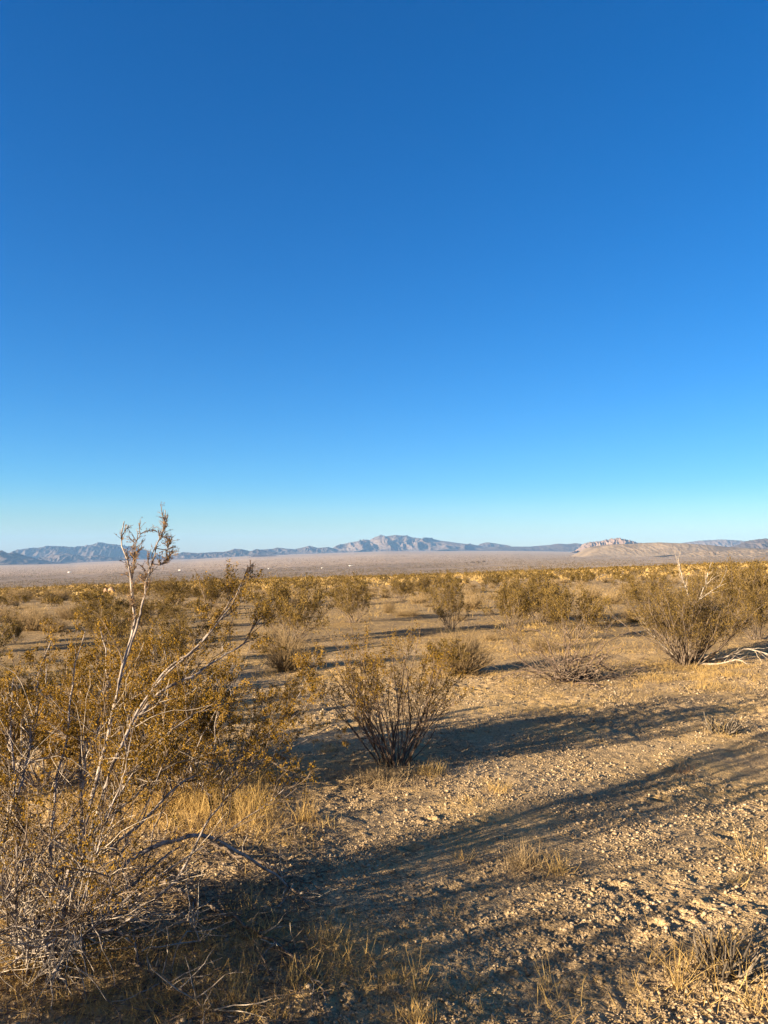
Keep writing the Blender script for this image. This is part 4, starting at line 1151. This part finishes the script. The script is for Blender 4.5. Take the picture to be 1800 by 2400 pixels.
def gravel():
    rng = np.random.default_rng(8)
    v, f = ico()
    N = 150000
    y = np.exp(rng.uniform(math.log(2.3), math.log(12), N)); x = rng.uniform(-0.62, 0.62, N) * y
    m = perlin(x * 1.6, y * 1.6, 55) + 0.6 * perlin(x * 0.5, y * 0.5, 56) + rng.normal(0, 0.25, N)
    keep = m > -0.12
    x, y = x[keep], y[keep]; N = len(x)
    s = 0.0026 * np.exp(rng.normal(0.0, 0.55, N)) * (0.66 + y * 0.11)
    s = np.minimum(s, 0.012)
    z = ground_z(x, y)
    V = np.repeat(v[None], N, 0) * (1 + rng.normal(0, 0.24, (N, 12, 1)))
    V = V * np.stack([rng.uniform(.8, 1.3, N), rng.uniform(.8, 1.3, N), rng.uniform(.6, 1.0, N)], -1)[:, None, :]
    a = rng.uniform(0, 6.28, N); c_, s_ = np.cos(a)[:, None], np.sin(a)[:, None]
    X = V[..., 0] * c_ - V[..., 1] * s_; Yv = V[..., 0] * s_ + V[..., 1] * c_
    V = np.stack([X, Yv, V[..., 2]], -1) * s[:, None, None] + np.stack([x, y, z + s * 0.3], -1)[:, None, :]
    F = (f[None] + (np.arange(N) * 12)[:, None, None]).reshape(-1, 3)
    t = np.repeat(rng.normal(0.0, 0.13, N), 20)
    tag(mesh_obj('gravel', V.reshape(-1, 3), F, M['pebble'], tint=t), 'coarse gravel strewn over the sand', None, None, 'stuff')
gravel()

def stone(px, py, size, label, seed, mat='pebble', flat=0.6):
    rng = np.random.default_rng(seed)
    import bmesh
    bm = bmesh.new(); bmesh.ops.create_icosphere(bm, subdivisions=3, radius=1.0)
    V = np.array([w.co[:] for w in bm.verts]); F = np.array([[q.index for q in p.verts] for p in bm.faces]); bm.free()
    k = 1 + 0.22 * perlin(V[:, 0] * 1.6 + seed, V[:, 1] * 1.6 + V[:, 2] * 1.3, seed) + 0.08 * perlin(V[:, 0] * 4, V[:, 1] * 4 + V[:, 2] * 4, seed + 1)
    for _ in range(5):
        nrm = unit(rng.normal(0, 1, 3)); d = V @ nrm
        V = V - np.maximum(d - 0.72, 0)[:, None] * nrm * 0.85
    V = V * k[:, None] * np.array([1.15, 0.9, flat]) * size
    g = on_ground(px, py)
    g[2] += size * flat * 0.35
    return tag(mesh_obj('stone', V, F, M[mat], loc=g, tint=np.full(len(F), 0.15), smooth=False), label, 'stone')
stone(1698, 2126, 0.020, 'pale flat stone on the gravel above the blackened stump', 1)
stone(1676, 2133, 0.013, 'smaller pale stone left of the flat one', 2)
stone(1624, 2145, 0.014, 'reddish stone on the gravel near the pale stones', 3, 'boulder')
stone(1574, 1938, 0.012, 'round whitish pebble alone in the shadow on the right', 4, 'pebble', 0.9)
stone(1325, 2182, 0.012, 'small cream stone on the gravel near the bottom middle', 5)
stone(1111, 2352, 0.017, 'cream stone in the gravel near the bottom edge', 6)
stone(826, 1884, 0.014, 'small pale stone in the dark shadow beside the tall grass tuft', 7)
stone(1340, 2165, 0.010, 'thumbnail-sized tan stone just above the cream one', 8)

# ------------------------------------------------------------------ far things on the plain
def boulders():
    for (px, py, s, l, sd) in [(250, 1384, 0.5, 'reddish boulder left of the pair on the edge of the bench', 11), (262, 1380, 0.55, 'taller tan boulder beside the reddish one on the edge of the bench', 12)]:
        Y = 105.0
        d = ray(px, 1383); x = d[0] * Y
        o = stone(900, 1700, s, l, sd, 'boulder', 0.75)
        z = float(ground_z(x, Y, False))
        target = EYE + ray(px, 1376 if sd == 11 else 1371)[2] * Y
        o.location = (x, Y, z + s * 0.5)
        o.scale = (0.9, 0.9, max(1.0, (target - z) / (s * 1.25)))
        o.name = 'boulder'; o['category'] = 'boulder'
boulders()

def house(px, py, W, H, label, seed):
    g = on_ground(px, py, True)
    k = g[1] / 1800.0
    W, H = W / FPX * g[1], H / FPX * g[1]
    D = W * 0.55
    rng = np.random.default_rng(seed)
    root = empty('white_house', g, rng.uniform(-0.35, 0.35), label, 'house')
    def box(x0, x1, y0, y1, z0, z1):
        V = np.array([(x, y, z) for z in (z0, z1) for x, y in ((x0, y0), (x1, y0), (x1, y1), (x0, y1))], float)
        F = np.array([(0, 3, 2, 1), (4, 5, 6, 7), (0, 1, 5, 4), (1, 2, 6, 5), (2, 3, 7, 6), (3, 0, 4, 7)])
        return V, F
    V, F = box(-W / 2, W / 2, -D / 2, D / 2, -0.5, H * 0.72)
    mesh_obj('wall', V, F, M['white_wall'], root)
    e = W * 0.04
    V = np.array([(-W / 2 - e, -D / 2 - e, H * .72), (W / 2 + e, -D / 2 - e, H * .72), (W / 2 + e, D / 2 + e, H * .72), (-W / 2 - e, D / 2 + e, H * .72), (-W / 2 - e, 0, H), (W / 2 + e, 0, H)])
    F = np.array([(0, 1, 5, 4), (2, 3, 4, 5), (0, 4, 3, 3), (1, 2, 5, 5)])
    mesh_obj('roof', V, F[:2], M['grey_roof'], root)
    V, F = box(-W * .12, W * .02, -D / 2 - 0.06, -D / 2 - 0.01, -0.2, H * .5)
    mesh_obj('door', V, F, M['dark_opening'], root)
    for x in (-0.36, 0.2):
        V, F = box(W * x, W * (x + .14), -D / 2 - 0.06, -D / 2 - 0.01, H * .3, H * .55)
        mesh_obj('window', V, F, M['dark_opening'], root)
    return root
house(163, 1342, 7, 2.6, 'lone white house on the plain left of the tall sprig', 1)
house(383, 1367.5, 9, 3.2, 'left one of two white houses close together by the dirt track', 2)
house(405, 1366.5, 9, 3.2, 'right one of two white houses close together by the dirt track', 3)
house(516, 1366, 8, 3.0, 'white house on the track near the tip of the corner bush', 4)
house(618, 1358, 15, 2.4, 'long low white house at the edge of the bench left of the middle', 5)
house(755, 1332, 4, 2.2, 'small white house alone far out on the plain below the jagged hills', 6)
house(822, 1326.5, 9, 1.8, 'faint long white house far out below the middle mountain', 7)
house(422, 1337, 6, 2.0, 'faint white house far out right of the tall sprig', 8)
house(630, 1333.5, 4, 2.2, 'tiny white house far out just above the corner bush tip', 9)

def far_tree(px, py, W, H, label, seed):
    g = on_ground(px, py, True)
    rng = np.random.default_rng(seed)
    W, H = W / FPX * g[1], H / FPX * g[1]
    root = empty('desert_tree', g, 0, label, 'tree')
    V, F = tubes(np.array([[[0, 0, -0.5], [0.1, 0, H * .3], [0, 0.1, H * .6]]]), np.array([H * .08]), np.array([H * .03]), 6)
    mesh_obj('trunk', V, F, M['bark_dark'], root)
    n = 420
    lob = unit(rng.normal(0, 1, (7, 3))) * [W * .3, W * .25, H * .2] + [0, 0, H * .6]
    C = lob[rng.integers(0, 7, n)] + rng.normal(0, 1, (n, 3)) * [W * .14, W * .14, H * .16]
    C[:, 2] = np.abs(C[:, 2])
    V, F = leaves(rng, C, H * 0.16, 0.8)
    mesh_obj('crown', V, F, M['leaf_olive'], root, tint=rng.uniform(0, .5, n))
for i, (px, py, W, H, l) in enumerate([(1092, 1321.5, 10, 3.5, 'dark tree at the left end of the far tree row'), (1107, 1320.5, 13, 4.5, 'second dark tree of the far row, wider than its left neighbour'),
        (1121, 1319.5, 13, 4.5, 'dark tree between the wide one and the last in the far row'), (1133, 1319, 11, 5, 'tallest dark tree at the right end of the far tree row'),
        (532, 1332.5, 10, 3, 'dark tree beside the far road left of the middle'), (546, 1332.3, 8, 2.6, 'smaller dark tree right of the one beside the far road'), (365, 1336.5, 14, 3, 'dark tree clump on the plain behind the tall sprig')]):
    far_tree(px, py, W, H, l, 60 + i)

def road():
    pts = np.array([on_ground(a, b, True) for a, b in [(-60, 1379), (60, 1374.5), (150, 1372), (260, 1369.2), (330, 1368), (430, 1367.3), (520, 1366.5), (560, 1364)]])
    pts = smooth_path(pts, 160)
    T = unit(np.gradient(pts, axis=0)); side = np.stack([T[:, 1], -T[:, 0], 0 * T[:, 0]], -1)
    A = pts + side * 5; B = pts - side * 5
    for q in (A, B): q[:, 2] = ground_z(q[:, 0], q[:, 1], False) + 0.25
    V = np.stack([A, B], 1).reshape(-1, 3)
    i = np.arange(159) * 2
    F = np.stack([i, i + 1, i + 3, i + 2], -1)
    tag(mesh_obj('road', V, F, M['road']), 'pale dirt track crossing the near edge of the plain', None, None, 'structure')
road()

# ------------------------------------------------------------------ the air
def haze():
    m, n, l = new_mat('desert_haze')
    v = n.new('ShaderNodeVolumePrincipled')
    v.inputs['Color'].default_value = (0.25, 0.52, 1.0, 1)
    v.inputs['Density'].default_value = 4.7e-5
    v.inputs['Anisotropy'].default_value = 0.0
    o = n.new('ShaderNodeOutputMaterial'); l.new(v.outputs[0], o.inputs['Volume'])
    x0, x1, y0, y1, z0, z1 = -15600, 15600, -15600, 15600, -1500, 380
    V = np.array([(x, y, z) for z in (z0, z1) for x, y in ((x0, y0), (x1, y0), (x1, y1), (x0, y1))], float)
    F = np.array([(0, 3, 2, 1), (4, 5, 6, 7), (0, 1, 5, 4), (1, 2, 6, 5), (2, 3, 7, 6), (3, 0, 4, 7)])
    tag(mesh_obj('haze', V, F, m), 'thin blue haze over the plain and mountains', None, None, 'stuff')
haze()

for o in list(SC.objects):
    if 'fresh' in o:
        for c in list(o.children): bpy.data.objects.remove(c)
        bpy.data.objects.remove(o)
print('objects', len(SC.objects), 'faces', sum(len(m.polygons) * m.users for m in bpy.data.meshes))
